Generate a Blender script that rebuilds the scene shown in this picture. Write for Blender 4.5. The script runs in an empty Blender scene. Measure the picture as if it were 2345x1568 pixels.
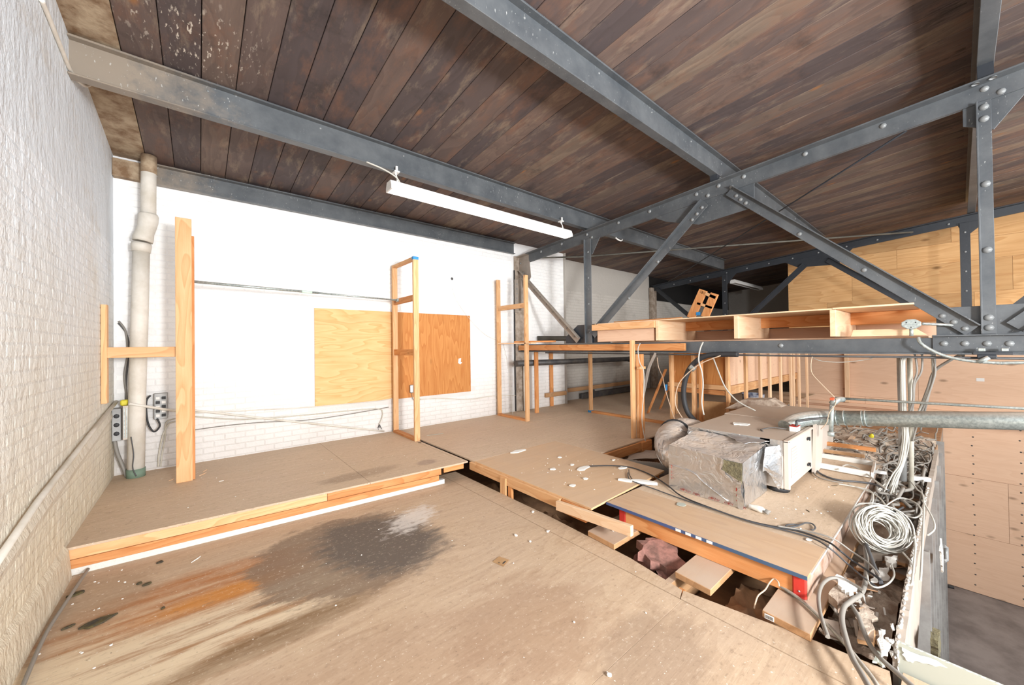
import bpy, bmesh, math, random
from mathutils import Vector, Matrix
random.seed(7)
S = bpy.context.scene
COL = S.collection
# ------------------------------------------------------------------ camera
F_PX, CX, CY = 856.84, 1172.5, 784.0
YAW, PIT, ROL = math.radians(39.9215), math.radians(0.49967), math.radians(-0.72964)
CAM = Vector((0, 0, 1.6))
_f = Vector((math.sin(YAW)*math.cos(PIT), math.cos(YAW)*math.cos(PIT), math.sin(PIT)))
_r0 = Vector((math.cos(YAW), -math.sin(YAW), 0))
_u0 = _r0.cross(_f)
_r = _r0*math.cos(ROL) + _u0*math.sin(ROL)
_u = -_r0*math.sin(ROL) + _u0*math.cos(ROL)
cd = bpy.data.cameras.new('camera'); cam = bpy.data.objects.new('camera', cd); COL.objects.link(cam)
cd.sensor_width = 36; cd.lens = F_PX/2345*36; cd.clip_start = .02; cd.clip_end = 200
m = Matrix((_r, _u, -_f)).transposed().to_4x4(); m.translation = CAM
cam.matrix_world = m
S.camera = cam
# ------------------------------------------------------------------ light
S.view_settings.view_transform = 'Standard'; S.view_settings.look = 'None'
S.view_settings.gamma = 1; S.view_settings.use_curve_mapping = False
S.view_settings.exposure = 0.06
w = bpy.data.worlds.new('world'); S.world = w; w.use_nodes = True
w.node_tree.nodes['Background'].inputs[0].default_value = (.93, .96, 1, 1)
w.node_tree.nodes['Background'].inputs[1].default_value = 1.0
def area(name, loc, target, size, power, color=(1, 1, 1)):
    d = bpy.data.lights.new(name, 'AREA'); d.shape = 'RECTANGLE'; d.size, d.size_y = size; d.energy = power; d.color = color
    o = bpy.data.objects.new(name, d); COL.objects.link(o); o.location = loc
    o.rotation_euler = (Vector(target)-Vector(loc)).to_track_quat('-Z', 'Y').to_euler()
    return o
area('flash_light', (1.3, -3.0, 1.9), (2.6, 4, 2.3), (.6, .6), 430, (.96, .98, 1))
area('rear_fill_light', (2.2, -5.5, 2.2), (1.5, 4, 1.8), (7, 3), 600, (.95, .98, 1))  # added soft fill behind the camera, stands for no known window
area('hall_fill_light', (8.5, -3.2, 3.2), (11.5, 2.5, 0), (3, 2), 230, (1, .97, .92))  # added warm fill aimed at the far partition, not an actual lamp

# ------------------------------------------------------------------ helpers
def at(px, py, ax, v):
    """point of the photograph met with the plane x/y/z = v"""
    d = _r*((px-CX)/F_PX) - _u*((py-CY)/F_PX) + _f
    i = 'xyz'.index(ax); t = (v-CAM[i])/d[i]
    return CAM + d*t
def lin(r, g, b):
    return tuple(((c/255)/12.92 if c/255 <= .04045 else ((c/255+.055)/1.055)**2.4) for c in (r, g, b)) + (1,)

class MB:
    def __init__(s): s.v = []; s.f = []; s.sm = []
    def add(s, vs, fs, smooth=False):
        n = len(s.v); s.v += [tuple(v) for v in vs]; s.f += [tuple(i+n for i in f) for f in fs]; s.sm += [smooth]*len(fs); return s
    def box(s, a, b):
        x0, x1 = sorted((a[0], b[0])); y0, y1 = sorted((a[1], b[1])); z0, z1 = sorted((a[2], b[2]))
        vs = [(x0,y0,z0),(x1,y0,z0),(x1,y1,z0),(x0,y1,z0),(x0,y0,z1),(x1,y0,z1),(x1,y1,z1),(x0,y1,z1)]
        return s.add(vs, [(0,3,2,1),(4,5,6,7),(0,1,5,4),(1,2,6,5),(2,3,7,6),(3,0,4,7)])
    def bar(s, p0, p1, wd, th, up=(0, 0, 1)):
        """board from p0 to p1: wd across (perpendicular to up), th along up"""
        p0 = Vector(p0); p1 = Vector(p1); d = (p1-p0).normalized(); up = Vector(up)
        sd = d.cross(up).normalized(); u = sd.cross(d).normalized()
        vs = []
        for p in (p0, p1):
            for a, b in ((-1,-1),(1,-1),(1,1),(-1,1)): vs.append(p+sd*(a*wd/2)+u*(b*th/2))
        return s.add(vs, [(0,1,2,3),(7,6,5,4),(0,4,5,1),(1,5,6,2),(2,6,7,3),(3,7,4,0)])
    def prism(s, pts, vec):
        vec = Vector(vec); n = len(pts); P = [Vector(p) for p in pts]
        vs = P+[p+vec for p in P]
        fs = [tuple(range(n))[::-1], tuple(range(n, 2*n))]+[(i, (i+1) % n, n+(i+1) % n, n+i) for i in range(n)]
        return s.add(vs, fs)
    def tube(s, pts, r, n=8, smooth=True, sub=0, cap=True, rib=0):
        P = [Vector(p) for p in pts]
        if sub: P = spline(P, sub)
        rs = r if isinstance(r, (list, tuple)) else [r]*len(P)
        if len(rs) != len(P): rs = [rs[min(len(rs)-1, int(i*len(rs)/len(P)))] for i in range(len(P))]
        if rib: rs = [q*(1+rib*(i % 2)) for i, q in enumerate(rs)]
        base = len(s.v); ref = None
        for i, p in enumerate(P):
            d = (P[min(i+1, len(P)-1)]-P[max(i-1, 0)])
            d = d.normalized() if d.length > 1e-9 else Vector((0, 0, 1))
            if ref is None:
                ref = d.orthogonal().normalized()
            else:
                ref = (ref-d*ref.dot(d)); ref = ref.normalized() if ref.length > 1e-6 else d.orthogonal().normalized()
            b = d.cross(ref)
            for k in range(n):
                a = 2*math.pi*k/n; s.v.append(tuple(p+(ref*math.cos(a)+b*math.sin(a))*rs[i]))
        for i in range(len(P)-1):
            for k in range(n):
                a = base+i*n+k; c = base+i*n+(k+1) % n
                s.f.append((a, c, c+n, a+n)); s.sm.append(smooth)
        if cap:
            s.f.append(tuple(base+k for k in range(n))[::-1]); s.sm.append(False)
            e = base+(len(P)-1)*n; s.f.append(tuple(e+k for k in range(n))); s.sm.append(False)
        return s
    def dome(s, c, nrm, r, h=None, seg=8):
        h = h or r*.7; c = Vector(c); nrm = Vector(nrm).normalized(); a = nrm.orthogonal().normalized(); b = nrm.cross(a)
        vs = []; rings = ((1, 0), (.85, .55), (.45, .9))
        for q, z in rings:
            for k in range(seg):
                t = 2*math.pi*k/seg; vs.append(c+(a*math.cos(t)+b*math.sin(t))*r*q+nrm*h*z)
        vs.append(c+nrm*h)
        fs = [(j*seg+k, j*seg+(k+1) % seg, (j+1)*seg+(k+1) % seg, (j+1)*seg+k) for j in range(2) for k in range(seg)]
        fs += [(2*seg+k, 2*seg+(k+1) % seg, 3*seg) for k in range(seg)]
        return s.add(vs, fs, True)
    def blob(s, c, r, rnd, sq=(1, 1, 1), jag=.35):
        bm = bmesh.new(); bmesh.ops.create_icosphere(bm, subdivisions=1, radius=1)
        vs = [Vector((v.co.x*sq[0], v.co.y*sq[1], v.co.z*sq[2]))*r*(1+rnd.uniform(-jag, jag))+Vector(c) for v in bm.verts]
        fs = [tuple(v.index for v in f.verts) for f in bm.faces]; bm.free()
        return s.add(vs, fs)
def spline(P, sub):
    out = []
    n = len(P)
    for i in range(n-1):
        p0, p1, p2, p3 = P[max(i-1, 0)], P[i], P[i+1], P[min(i+2, n-1)]
        for k in range(sub):
            t = k/sub; t2 = t*t; t3 = t2*t
            out.append(.5*((2*p1)+(-p0+p2)*t+(2*p0-5*p1+4*p2-p3)*t2+(-p0+3*p1-3*p2+p3)*t3))
    out.append(P[-1]); return out
ORG = {}
def obj(name, mb, mat, parent=None, bevel=0, org=None, label=None, cat=None, group=None, kind=None):
    """one mesh object out of world-space geometry"""
    if org is None:
        if parent is not None: org = ORG[parent.name]
        else:
            xs = [v[0] for v in mb.v]; ys = [v[1] for v in mb.v]; zs = [v[2] for v in mb.v]
            org = Vector(((min(xs)+max(xs))/2, (min(ys)+max(ys))/2, min(zs)))
    org = Vector(org)
    me = bpy.data.meshes.new(name)
    me.from_pydata([(v[0]-org.x, v[1]-org.y, v[2]-org.z) for v in mb.v], [], mb.f)
    me.polygons.foreach_set('use_smooth', mb.sm)
    bm = bmesh.new(); bm.from_mesh(me)
    if bevel:
        bmesh.ops.bevel(bm, geom=[e for e in bm.edges if len(e.link_faces) == 2 and e.calc_face_angle(0) > .5], offset=bevel, segments=1, affect='EDGES', clamp_overlap=True)
    bmesh.ops.recalc_face_normals(bm, faces=bm.faces)
    bm.to_mesh(me); bm.free()
    me.materials.append(mat)
    o = bpy.data.objects.new(name, me); COL.objects.link(o)
    if parent is not None:
        o.parent = parent; o.location = org-ORG[parent.name]
    else: o.location = org
    ORG[o.name] = org
    return tag(o, label, cat, group, kind)
def tag(o, label=None, cat=None, group=None, kind=None):
    if label: o['label'] = label
    if cat: o['category'] = cat
    if group: o['group'] = group
    if kind: o['kind'] = kind
    return o
def empty(name, loc, label=None, cat=None, group=None, kind=None):
    o = bpy.data.objects.new(name, None); COL.objects.link(o); o.location = loc; o.empty_display_size = .1
    ORG[o.name] = Vector(loc); return tag(o, label, cat, group, kind)
def piece(src, parent, loc, rot=(0, 0, 0), scale=None, name=None):
    """a copy of a mesh piece, sharing its mesh, at a world location"""
    c = src.copy(); COL.objects.link(c); c.parent = parent
    c.location = Vector(loc)-(ORG[parent.name] if parent is not None else Vector()); c.rotation_euler = rot
    if scale: c.scale = scale
    ORG[c.name] = Vector(loc); return c

# ------------------------------------------------------------------ materials
def mat_base(name, rough=.7, metal=0, spec=.5):
    m = bpy.data.materials.new(name); m.use_nodes = True; nt = m.node_tree
    b = nt.nodes['Principled BSDF']; b.inputs['Roughness'].default_value = rough; b.inputs['Metallic'].default_value = metal
    b.inputs['Specular IOR Level'].default_value = spec
    return m, nt, b
class NB:
    def __init__(s, nt): s.nt = nt
    def n(s, t, **k):
        x = s.nt.nodes.new(t)
        for a, v in k.items(): setattr(x, a, v)
        return x
    def l(s, a, b): s.nt.links.new(a, b)
    def math(s, op, a, b=None, clamp=False):
        x = s.n('ShaderNodeMath', operation=op, use_clamp=clamp)
        for i, v in enumerate((a, b)):
            if v is None: continue
            if isinstance(v, (int, float)): x.inputs[i].default_value = v
            else: s.l(v, x.inputs[i])
        return x.outputs[0]
    def mix(s, f, a, b, mode='MIX'):
        x = s.n('ShaderNodeMix', data_type='RGBA', blend_type=mode)
        for i, v in ((0, f), (6, a), (7, b)):
            if isinstance(v, (int, float)): x.inputs[i].default_value = v
            elif isinstance(v, tuple): x.inputs[i].default_value = v
            else: s.l(v, x.inputs[i])
        return x.outputs[2]
    def ramp(s, f, stops):
        x = s.n('ShaderNodeValToRGB'); e = x.color_ramp.elements
        while len(e) < len(stops): e.new(.5)
        for i, (p, c) in enumerate(stops):
            e[i].position = p; e[i].color = c if isinstance(c, tuple) else (c, c, c, 1)
        s.l(f, x.inputs[0]); return x.outputs[0]
    def noise(s, vec, scale, detail=4, rough=.55, dist=0):
        x = s.n('ShaderNodeTexNoise'); x.inputs['Scale'].default_value = scale; x.inputs['Detail'].default_value = detail
        x.inputs['Roughness'].default_value = rough; x.inputs['Distortion'].default_value = dist
        s.l(vec, x.inputs['Vector']); return x.outputs['Fac']
    def mapp(s, vec, scale=(1, 1, 1), loc=(0, 0, 0), rot=(0, 0, 0)):
        x = s.n('ShaderNodeMapping'); x.inputs['Scale'].default_value = scale; x.inputs['Location'].default_value = loc; x.inputs['Rotation'].default_value = rot
        s.l(vec, x.inputs['Vector']); return x.outputs[0]
    def bump(s, h, strength, dist, bsdf, prev=None):
        x = s.n('ShaderNodeBump'); x.inputs['Strength'].default_value = strength; x.inputs['Distance'].default_value = dist
        s.l(h, x.inputs['Height'])
        if prev is not None: s.l(prev, x.inputs['Normal'])
        s.l(x.outputs[0], bsdf.inputs['Normal']); return x.outputs[0]
    def pos(s): return s.n('ShaderNodeNewGeometry').outputs['Position']
    def objpos(s, k=7.3):
        """world position shifted by a random amount for each object"""
        g = s.pos(); r = s.n('ShaderNodeObjectInfo').outputs['Random']
        c = s.n('ShaderNodeCombineXYZ'); a = s.math('MULTIPLY', r, k*3.1); b = s.math('MULTIPLY', r, k*5.7)
        s.l(a, c.inputs[0]); s.l(b, c.inputs[1]); s.l(a, c.inputs[2])
        v = s.n('ShaderNodeVectorMath', operation='ADD'); s.l(g, v.inputs[0]); s.l(c.outputs[0], v.inputs[1]); return v.outputs[0]
    def rnd(s): return s.n('ShaderNodeObjectInfo').outputs['Random']

def wood(name, light, dark, grain='X', var=.25, knots=.5, cross=1.0, rough=.7, dust=None, dustamt=.0, figure=.5):
    m, nt, b = mat_base(name, rough, 0, .3); N = NB(nt)
    p = N.objpos()
    lo = .05
    sc = {'X': (lo, 1, 1), 'Y': (1, lo, 1), 'Z': (1, 1, lo)}[grain]
    st = N.mapp(p, sc)
    fine = N.noise(st, 130*cross, 5, .6)
    sc2 = {'X': (.16, 1, 1), 'Y': (1, .16, 1), 'Z': (1, 1, .16)}[grain]
    st2 = N.mapp(p, sc2)
    warp = N.noise(st2, 3.2*cross, 2, .5)
    rings = N.math('FRACT', N.math('MULTIPLY', warp, 11))
    rings = N.ramp(rings, [(0, 0.), (.65, .55), (.93, 1.), (1, 0.)])
    broad = N.noise(st, 14*cross, 3, .6)
    fac = N.math('ADD', N.math('MULTIPLY', fine, .5), N.math('MULTIPLY', rings, figure*.5), )
    fac = N.math('ADD', fac, N.math('MULTIPLY', broad, .35))
    fac = N.ramp(fac, [(.25, 0.), (.95, 1.)])
    col = N.mix(fac, light, dark)
    if knots:
        v = N.n('ShaderNodeTexVoronoi'); v.inputs['Scale'].default_value = 3.3*cross
        N.l(N.mapp(p, {'X': (.45, 1, 1), 'Y': (1, .45, 1), 'Z': (1, 1, .45)}[grain]), v.inputs['Vector'])
        k = N.ramp(v.outputs['Distance'], [(.04, knots), (.13, 0.)])
        col = N.mix(k, col, tuple(c*.45 for c in dark[:3])+(1,))
    r = N.rnd()
    hsv = N.n('ShaderNodeHueSaturation'); N.l(col, hsv.inputs['Color'])
    N.l(N.math('ADD', N.math('MULTIPLY', r, var), 1-var/2), hsv.inputs['Value'])
    col = hsv.outputs[0]
    if dust:
        g = N.n('ShaderNodeNewGeometry'); sx = N.n('ShaderNodeSeparateXYZ'); N.l(g.outputs['Normal'], sx.inputs[0])
        up = N.ramp(sx.outputs[2], [(.6, 0.), (.9, 1.)])
        dn = N.ramp(N.noise(N.pos(), 2.3, 6, .65), [(.25, dustamt*.55), (.62, dustamt)])
        col = N.mix(N.math('MULTIPLY', up, dn), col, dust)
    N.l(col, b.inputs['Base Color']); N.bump(fine, .25, .002, b)
    return m

DUST = lin(190, 168, 148)
M = {}
STUD_L, STUD_D = lin(226, 184, 138), lin(202, 146, 96)
for ax in 'XYZ':
    M['stud'+ax] = wood('stud_wood_'+ax, STUD_L, STUD_D, ax, .2, .95, 1.3, figure=.75)
    M['orange'+ax] = wood('orange_wood_'+ax, lin(216, 158, 104), lin(188, 116, 62), ax, .2, .95, 1.3, figure=.75)
    M['pale'+ax] = wood('pale_wood_'+ax, lin(236, 206, 172), lin(216, 170, 128), ax, .12, .6)
    M['dusty'+ax] = wood('dusty_wood_'+ax, lin(198, 154, 112), lin(152, 112, 76), ax, .12, .4, dust=DUST, dustamt=.97)
M['plyX'] = wood('plywood_light', lin(234, 196, 142), lin(212, 160, 100), 'X', .06, .25, 1.3, figure=.8)
M['plyZ'] = wood('plywood_varnished', lin(208, 146, 84), lin(180, 110, 54), 'Z', .06, .3, 1.3, figure=.8)
M['sheathY'] = wood('sheathing_plywood', lin(224, 182, 130), lin(194, 142, 90), 'Y', .3, .95, .9, figure=.7)
M['pinkply'] = wood('pink_plywood', lin(230, 196, 168), lin(212, 172, 142), 'Y', .12, .8, 1.0, figure=.4)

def simple(name, col, rough=.6, metal=0, bump=0, bscale=30, var=.0, col2=None, nscale=6, spec=.5, dust=None, dustamt=0.):
    m, nt, b = mat_base(name, rough, metal, spec); N = NB(nt)
    c = col
    p = N.pos()
    if col2: c = N.mix(N.ramp(N.noise(p, nscale, 5, .65), [(.38, 0.), (.64, 1.)]), col, col2)
    if var:
        h = N.n('ShaderNodeHueSaturation')
        if isinstance(c, tuple): h.inputs['Color'].default_value = c
        else: N.l(c, h.inputs['Color'])
        N.l(N.math('ADD', N.math('MULTIPLY', N.rnd(), var), 1-var/2), h.inputs['Value']); c = h.outputs[0]
    if dust:
        g = N.n('ShaderNodeNewGeometry'); sx = N.n('ShaderNodeSeparateXYZ'); N.l(g.outputs['Normal'], sx.inputs[0])
        up = N.ramp(sx.outputs[2], [(.35, 0.), (.85, 1.)])
        dn = N.ramp(N.noise(p, 3.1, 6, .7), [(.25, dustamt*.6), (.6, dustamt)])
        f = N.math('MULTIPLY', up, dn); c = N.mix(f, c, dust)
        if metal:
            N.l(N.math('MULTIPLY', N.math('SUBTRACT', 1., f), metal), b.inputs['Metallic'])
    if isinstance(c, tuple): b.inputs['Base Color'].default_value = c
    else: N.l(c, b.inputs['Base Color'])
    if bump: N.bump(N.noise(p, bscale, 5, .6), bump, .01, b)
    return m
# steel: dark blue grey paint with white paint flecks
def steel(name, c1, c2, fleck=.5, dirt=False):
    m, nt, b = mat_base(name, .42, .0, .6); N = NB(nt); p = N.pos()
    col = N.mix(N.ramp(N.noise(p, 3, 5, .7), [(.35, 0.), (.7, 1.)]), c1, c2)
    if dirt:
        sx = N.n('ShaderNodeSeparateXYZ'); N.l(p, sx.inputs[0]); t = N.ramp(N.math('ADD', N.math('ADD', N.math('MULTIPLY', sx.outputs[0], .6), .5), N.math('MULTIPLY', N.math('SUBTRACT', N.noise(p, 5, 5, .7), .5), 1.)), [(.25, 1.), (.65, 0.)])
        col = N.mix(t, col, lin(138, 126, 112))
    fl = N.noise(N.mapp(p, (1, 1, .35), (0, 0, 0), (0, .5, 0)), 75, 2, .5)
    msk = N.noise(p, 1.1, 2, .5)
    f = N.math('MULTIPLY', N.ramp(fl, [(.69, 0.), (.73, 1.)]), N.ramp(msk, [(.45, 0.), (.62, fleck)]))
    col = N.mix(f, col, lin(200, 200, 196))
    N.l(col, b.inputs['Base Color']); N.bump(N.noise(p, 40, 4, .6), .12, .005, b); return m
M['steel'] = steel('painted_steel', lin(72, 76, 80), lin(96, 99, 101), .6, True)
M['steel_dark'] = steel('dark_painted_steel', lin(40, 44, 50), lin(50, 54, 60), .1)
M['steel_tan'] = steel('dirty_tan_steel', lin(134, 124, 114), lin(164, 152, 140), .6)
M['rivet'] = simple('rivet_steel', lin(128, 130, 130), .38, 0, var=.2)
M['galv'] = simple('galvanised_metal', lin(150, 158, 156), .42, .55, col2=lin(188, 196, 192), nscale=42, dust=DUST, dustamt=.75)
M['galv_stud'] = simple('galvanised_studs', lin(165, 165, 163), .5, .3, col2=lin(140, 138, 136), nscale=4)
M['pipe_dark'] = simple('dark_iron_pipe', lin(64, 64, 66), .5, .2, col2=lin(90, 86, 82))
M['pipe_cream'] = simple('cream_painted_pipe', lin(222, 216, 206), .6, 0, .25, 18, col2=lin(200, 192, 178), nscale=3)
M['pvc'] = simple('pale_conduit', lin(205, 200, 186), .5, 0, col2=lin(180, 172, 156))
M['green'] = simple('green_pipe_base', lin(110, 130, 112), .7)
M['cable_w'] = simple('white_cable', lin(190, 186, 176), .5, var=.12)
M['cable_g'] = simple('grey_cable', lin(136, 130, 122), .5, var=.15)
M['cable_k'] = simple('dark_cable', lin(74, 74, 76), .5, var=.15)
M['cable_tan'] = simple('beige_cable', lin(205, 178, 152), .5, var=.1)
M['black'] = simple('black_rubber', lin(44, 44, 46), .6)
M['blue'] = simple('blue_paint', lin(70, 84, 132), .6, col2=lin(62, 88, 104), nscale=1.2)
M['tape'] = simple('blue_tape', lin(40, 130, 190), .6)
M['red'] = simple('red_paint', lin(196, 52, 40), .55, col2=lin(176, 40, 34))
M['white'] = simple('white_paint', lin(232, 230, 226), .55)
M['trim_w'] = simple('white_dusty_metal', lin(214, 212, 206), .5, 0, dust=DUST, dustamt=.8)
M['cabinet'] = simple('cream_sheet_metal', lin(196, 184, 172), .5, 0, dust=DUST, dustamt=.9)
M['chip'] = simple('white_plaster', lin(232, 228, 220), .9, 0, .3, 60)
M['gypsum'] = simple('torn_gypsum', lin(218, 214, 206), .9, 0, .8, 35)
M['drywall'] = simple('tan_drywall_paper', lin(172, 158, 145), .8, 0, col2=lin(160, 147, 134))
M['drywall_g'] = simple('painted_drywall', lin(170, 172, 160), .7, 0)
M['cardboard'] = simple('cardboard', lin(178, 140, 98), .85, col2=lin(160, 122, 82))
M['kraft'] = simple('kraft_paper', lin(172, 132, 96), .8, 0, .5, 8, col2=lin(140, 104, 76))
M['pink'] = simple('pink_insulation', lin(164, 116, 104), .95, 0, 1., 16, col2=lin(112, 82, 72), nscale=9)
M['rubble'] = simple('dusty_rubble', lin(204, 188, 170), .95, 0, 1., 26, col2=lin(150, 126, 108), nscale=9)
M['wool'] = simple('mineral_wool', lin(120, 112, 84), .95, 0, 1., 60, col2=lin(84, 78, 60), nscale=20)
M['fleck'] = simple('dark_peeled_paint', lin(58, 52, 46), .9, 0, .8, 60, col2=lin(90, 78, 40), nscale=30)
M['brownpipe'] = simple('olive_pipe', lin(94, 91, 82), .6, 0, col2=lin(76, 73, 66))
M['tan_iron'] = simple('dirty_masonry_steel', lin(172, 158, 144), .85, 0, .5, 25, col2=lin(132, 116, 100), nscale=8)
M['concrete'] = simple('concrete_floor', lin(136, 130, 128), .45, 0, .05, 10, col2=lin(104, 99, 98), nscale=1.6)
M['flat_black'] = simple('matte_black', lin(22, 19, 18), .95, 0, .2, 20)
M['pale_lead'] = simple('grey_trim_strip', lin(150, 140, 130), .7)
M['sidepaint'] = simple('scuffed_side_paint', lin(176, 156, 142), .7, 0, .2, 20, col2=lin(146, 112, 90), nscale=8)
M['yellow'] = simple('yellow_wire_nut', lin(214, 200, 50), .5)
M['bluebox'] = simple('blue_plastic', lin(72, 84, 118), .5, col2=lin(200, 206, 214), nscale=9)
# foil
def foil(name, dustamt):
    m, nt, b = mat_base(name, .28, .9, .5); N = NB(nt); p = N.pos()
    col = N.mix(N.noise(p, 5, 4, .6), lin(226, 228, 230), lin(196, 196, 196))
    g = N.n('ShaderNodeNewGeometry'); sx = N.n('ShaderNodeSeparateXYZ'); N.l(g.outputs['Normal'], sx.inputs[0])
    up = N.ramp(sx.outputs[2], [(.3, 0.05), (.8, 1.)])
    dn = N.ramp(N.noise(p, 6, 6, .7), [(.3, dustamt*.5), (.6, dustamt)])
    f = N.math('MULTIPLY', up, dn); col = N.mix(f, col, DUST)
    N.l(N.math('MULTIPLY', N.math('SUBTRACT', 1., f), .92), b.inputs['Metallic'])
    N.l(N.math('ADD', N.math('MULTIPLY', f, .45), .27), b.inputs['Roughness'])
    N.l(col, b.inputs['Base Color'])
    n1 = N.math('ABSOLUTE', N.math('SUBTRACT', N.noise(p, 6.5, 2, .5, 1.2), .5)); n2 = N.math('ABSOLUTE', N.math('SUBTRACT', N.noise(p, 17, 2, .5, .8), .5))
    h = N.math('ADD', N.math('MINIMUM', N.math('MULTIPLY', n1, 3.), .35), N.math('MULTIPLY', n2, .6)); N.bump(h, .5, .016, b); return m
M['foil'] = foil('dusty_foil', .95)
M['foil_b'] = foil('bright_foil_tape', .25)
# painted brick
def brickpaint(name, top, low, z0, z1, stain=None):
    m, nt, b = mat_base(name, .75, 0, .25); N = NB(nt); p = N.pos()
    sx = N.n('ShaderNodeSeparateXYZ'); N.l(p, sx.inputs[0])
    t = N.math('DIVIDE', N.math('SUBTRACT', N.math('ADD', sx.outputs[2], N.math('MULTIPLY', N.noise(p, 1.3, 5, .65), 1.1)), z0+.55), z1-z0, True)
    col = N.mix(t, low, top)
    if stain: col = N.mix(N.ramp(N.noise(p, 2.1, 7, .72), [(.56, 0.), (.72, .55)]), col, stain)
    N.l(col, b.inputs['Base Color'])
    h = N.math('ADD', N.noise(p, 22, 5, .65), N.math('MULTIPLY', N.noise(N.mapp(p, (1, 1.6, .8)), 6, 4, .6), 1.8)); N.bump(h, .7, .018 if 'left' in name else .01, b); return m
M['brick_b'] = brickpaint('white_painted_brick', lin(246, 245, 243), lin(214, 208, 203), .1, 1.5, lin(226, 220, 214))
M['brick_l'] = brickpaint('left_painted_brick', lin(232, 236, 240), lin(218, 207, 184), .3, 2.6, lin(214, 204, 188))  # plaster tone; bluish top has some cool light painted in, joints too
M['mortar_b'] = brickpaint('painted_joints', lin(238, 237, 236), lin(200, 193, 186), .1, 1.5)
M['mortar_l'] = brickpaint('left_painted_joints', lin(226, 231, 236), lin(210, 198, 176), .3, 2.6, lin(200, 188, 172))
M['brick_r'] = brickpaint('grey_painted_brick', lin(196, 190, 182), lin(176, 170, 162), .1, 1.5, lin(150, 142, 132))
M['mortar_r'] = brickpaint('grey_painted_joints', lin(186, 180, 172), lin(160, 152, 144), .1, 1.5)

def blotch(N, w, cx, cy, rx, ry, soft=.35, nz=.9, seed=0., ang=0., ns=2.2):
    """0..1 mask of a stain with its own ragged outline, on the floor at (cx, cy)"""
    mp = N.n('ShaderNodeMapping'); mp.vector_type = 'TEXTURE'; mp.inputs['Location'].default_value = (cx, cy, 0); mp.inputs['Scale'].default_value = (rx, ry, 1); mp.inputs['Rotation'].default_value = (0, 0, ang)
    sx = N.n('ShaderNodeSeparateXYZ'); N.l(w, sx.inputs[0]); c = N.n('ShaderNodeCombineXYZ'); N.l(sx.outputs[0], c.inputs[0]); N.l(sx.outputs[1], c.inputs[1])
    N.l(c.outputs[0], mp.inputs['Vector'])
    ln = N.n('ShaderNodeVectorMath', operation='LENGTH'); N.l(mp.outputs[0], ln.inputs[0])
    n = N.noise(N.mapp(w, (1, 2.6, 1), (seed, seed, 0)), ns, 6, .68)
    d = N.math('ADD', ln.outputs['Value'], N.math('MULTIPLY', N.math('SUBTRACT', n, .5), nz*2))
    return N.ramp(d, [(1-soft, 1.), (1., 0.)])
# ceiling planks
def ceilmat():
    m, nt, b = mat_base('old_ceiling_planks', .72, 0, .3); N = NB(nt); p = N.objpos(); w = N.pos()
    st = N.mapp(p, (1, .05, 1)); fine = N.noise(st, 110, 5, .65); st2 = N.mapp(p, (1, .2, 1)); mid = N.noise(st2, 5, 6, .7)
    base = N.mix(N.math('FRACT', N.math('MULTIPLY', N.rnd(), 3.3)), lin(84, 75, 76), lin(124, 104, 94))
    base = N.mix(N.ramp(N.math('FRACT', N.math('MULTIPLY', N.rnd(), 7.7)), [(.7, 0.), (.8, .6)]), base, lin(142, 126, 108))
    col = N.mix(N.math('MULTIPLY', fine, .5), base, lin(80, 70, 67))
    warp = N.math('FRACT', N.math('MULTIPLY', N.noise(st2, 3.2, 2, .5), 9)); col = N.mix(N.math('MULTIPLY', N.ramp(warp, [(0., 0.), (.9, 1.), (1., 0.)]), .28), col, lin(60, 50, 48))
    rusty = N.ramp(N.noise(N.mapp(p, (1, .4, 1)), 4.3, 5, .7), [(.5, 0.), (.7, .62)])
    col = N.mix(rusty, col, lin(126, 92, 74))
    pale = N.ramp(N.noise(N.mapp(p, (1, .25, 1)), 7, 6, .72), [(.54, 0.), (.72, .5)])
    col = N.mix(pale, col, lin(160, 142, 122))
    soot = N.ramp(N.noise(w, 2.6, 5, .7), [(.56, 0.), (.76, .6)]); col = N.mix(soot, col, lin(46, 42, 42))
    sp = blotch(N, w, .0, 3.75, .5, .5, .7, .5, 3.); spn = N.ramp(N.noise(N.mapp(w, (1, .3, 1), (0, 0, 0), (0, 0, .45)), 42, 3, .6), [(.6, 0.), (.66, 1.)]); col = N.mix(N.math('MULTIPLY', sp, spn), col, lin(206, 196, 182))
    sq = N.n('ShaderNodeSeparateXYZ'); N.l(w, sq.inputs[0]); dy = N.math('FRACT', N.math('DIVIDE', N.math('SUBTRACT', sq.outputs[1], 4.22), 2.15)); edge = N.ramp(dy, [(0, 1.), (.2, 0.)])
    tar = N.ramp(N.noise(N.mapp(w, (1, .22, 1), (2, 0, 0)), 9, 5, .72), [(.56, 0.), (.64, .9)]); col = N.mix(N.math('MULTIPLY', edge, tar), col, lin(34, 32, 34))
    v = N.n('ShaderNodeTexVoronoi'); v.inputs['Scale'].default_value = 2.3; N.l(N.mapp(p, (1, .5, 1)), v.inputs['Vector'])
    col = N.mix(N.ramp(v.outputs['Distance'], [(.03, .8), (.09, 0.)]), col, lin(150, 104, 66))
    N.l(col, b.inputs['Base Color']); N.bump(fine, .3, .003, b); return m
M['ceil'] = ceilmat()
M['plaster_end'] = simple('stained_plastered_board', lin(176, 156, 130), .85, 0, .5, 20, col2=lin(120, 92, 66), nscale=6)

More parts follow.
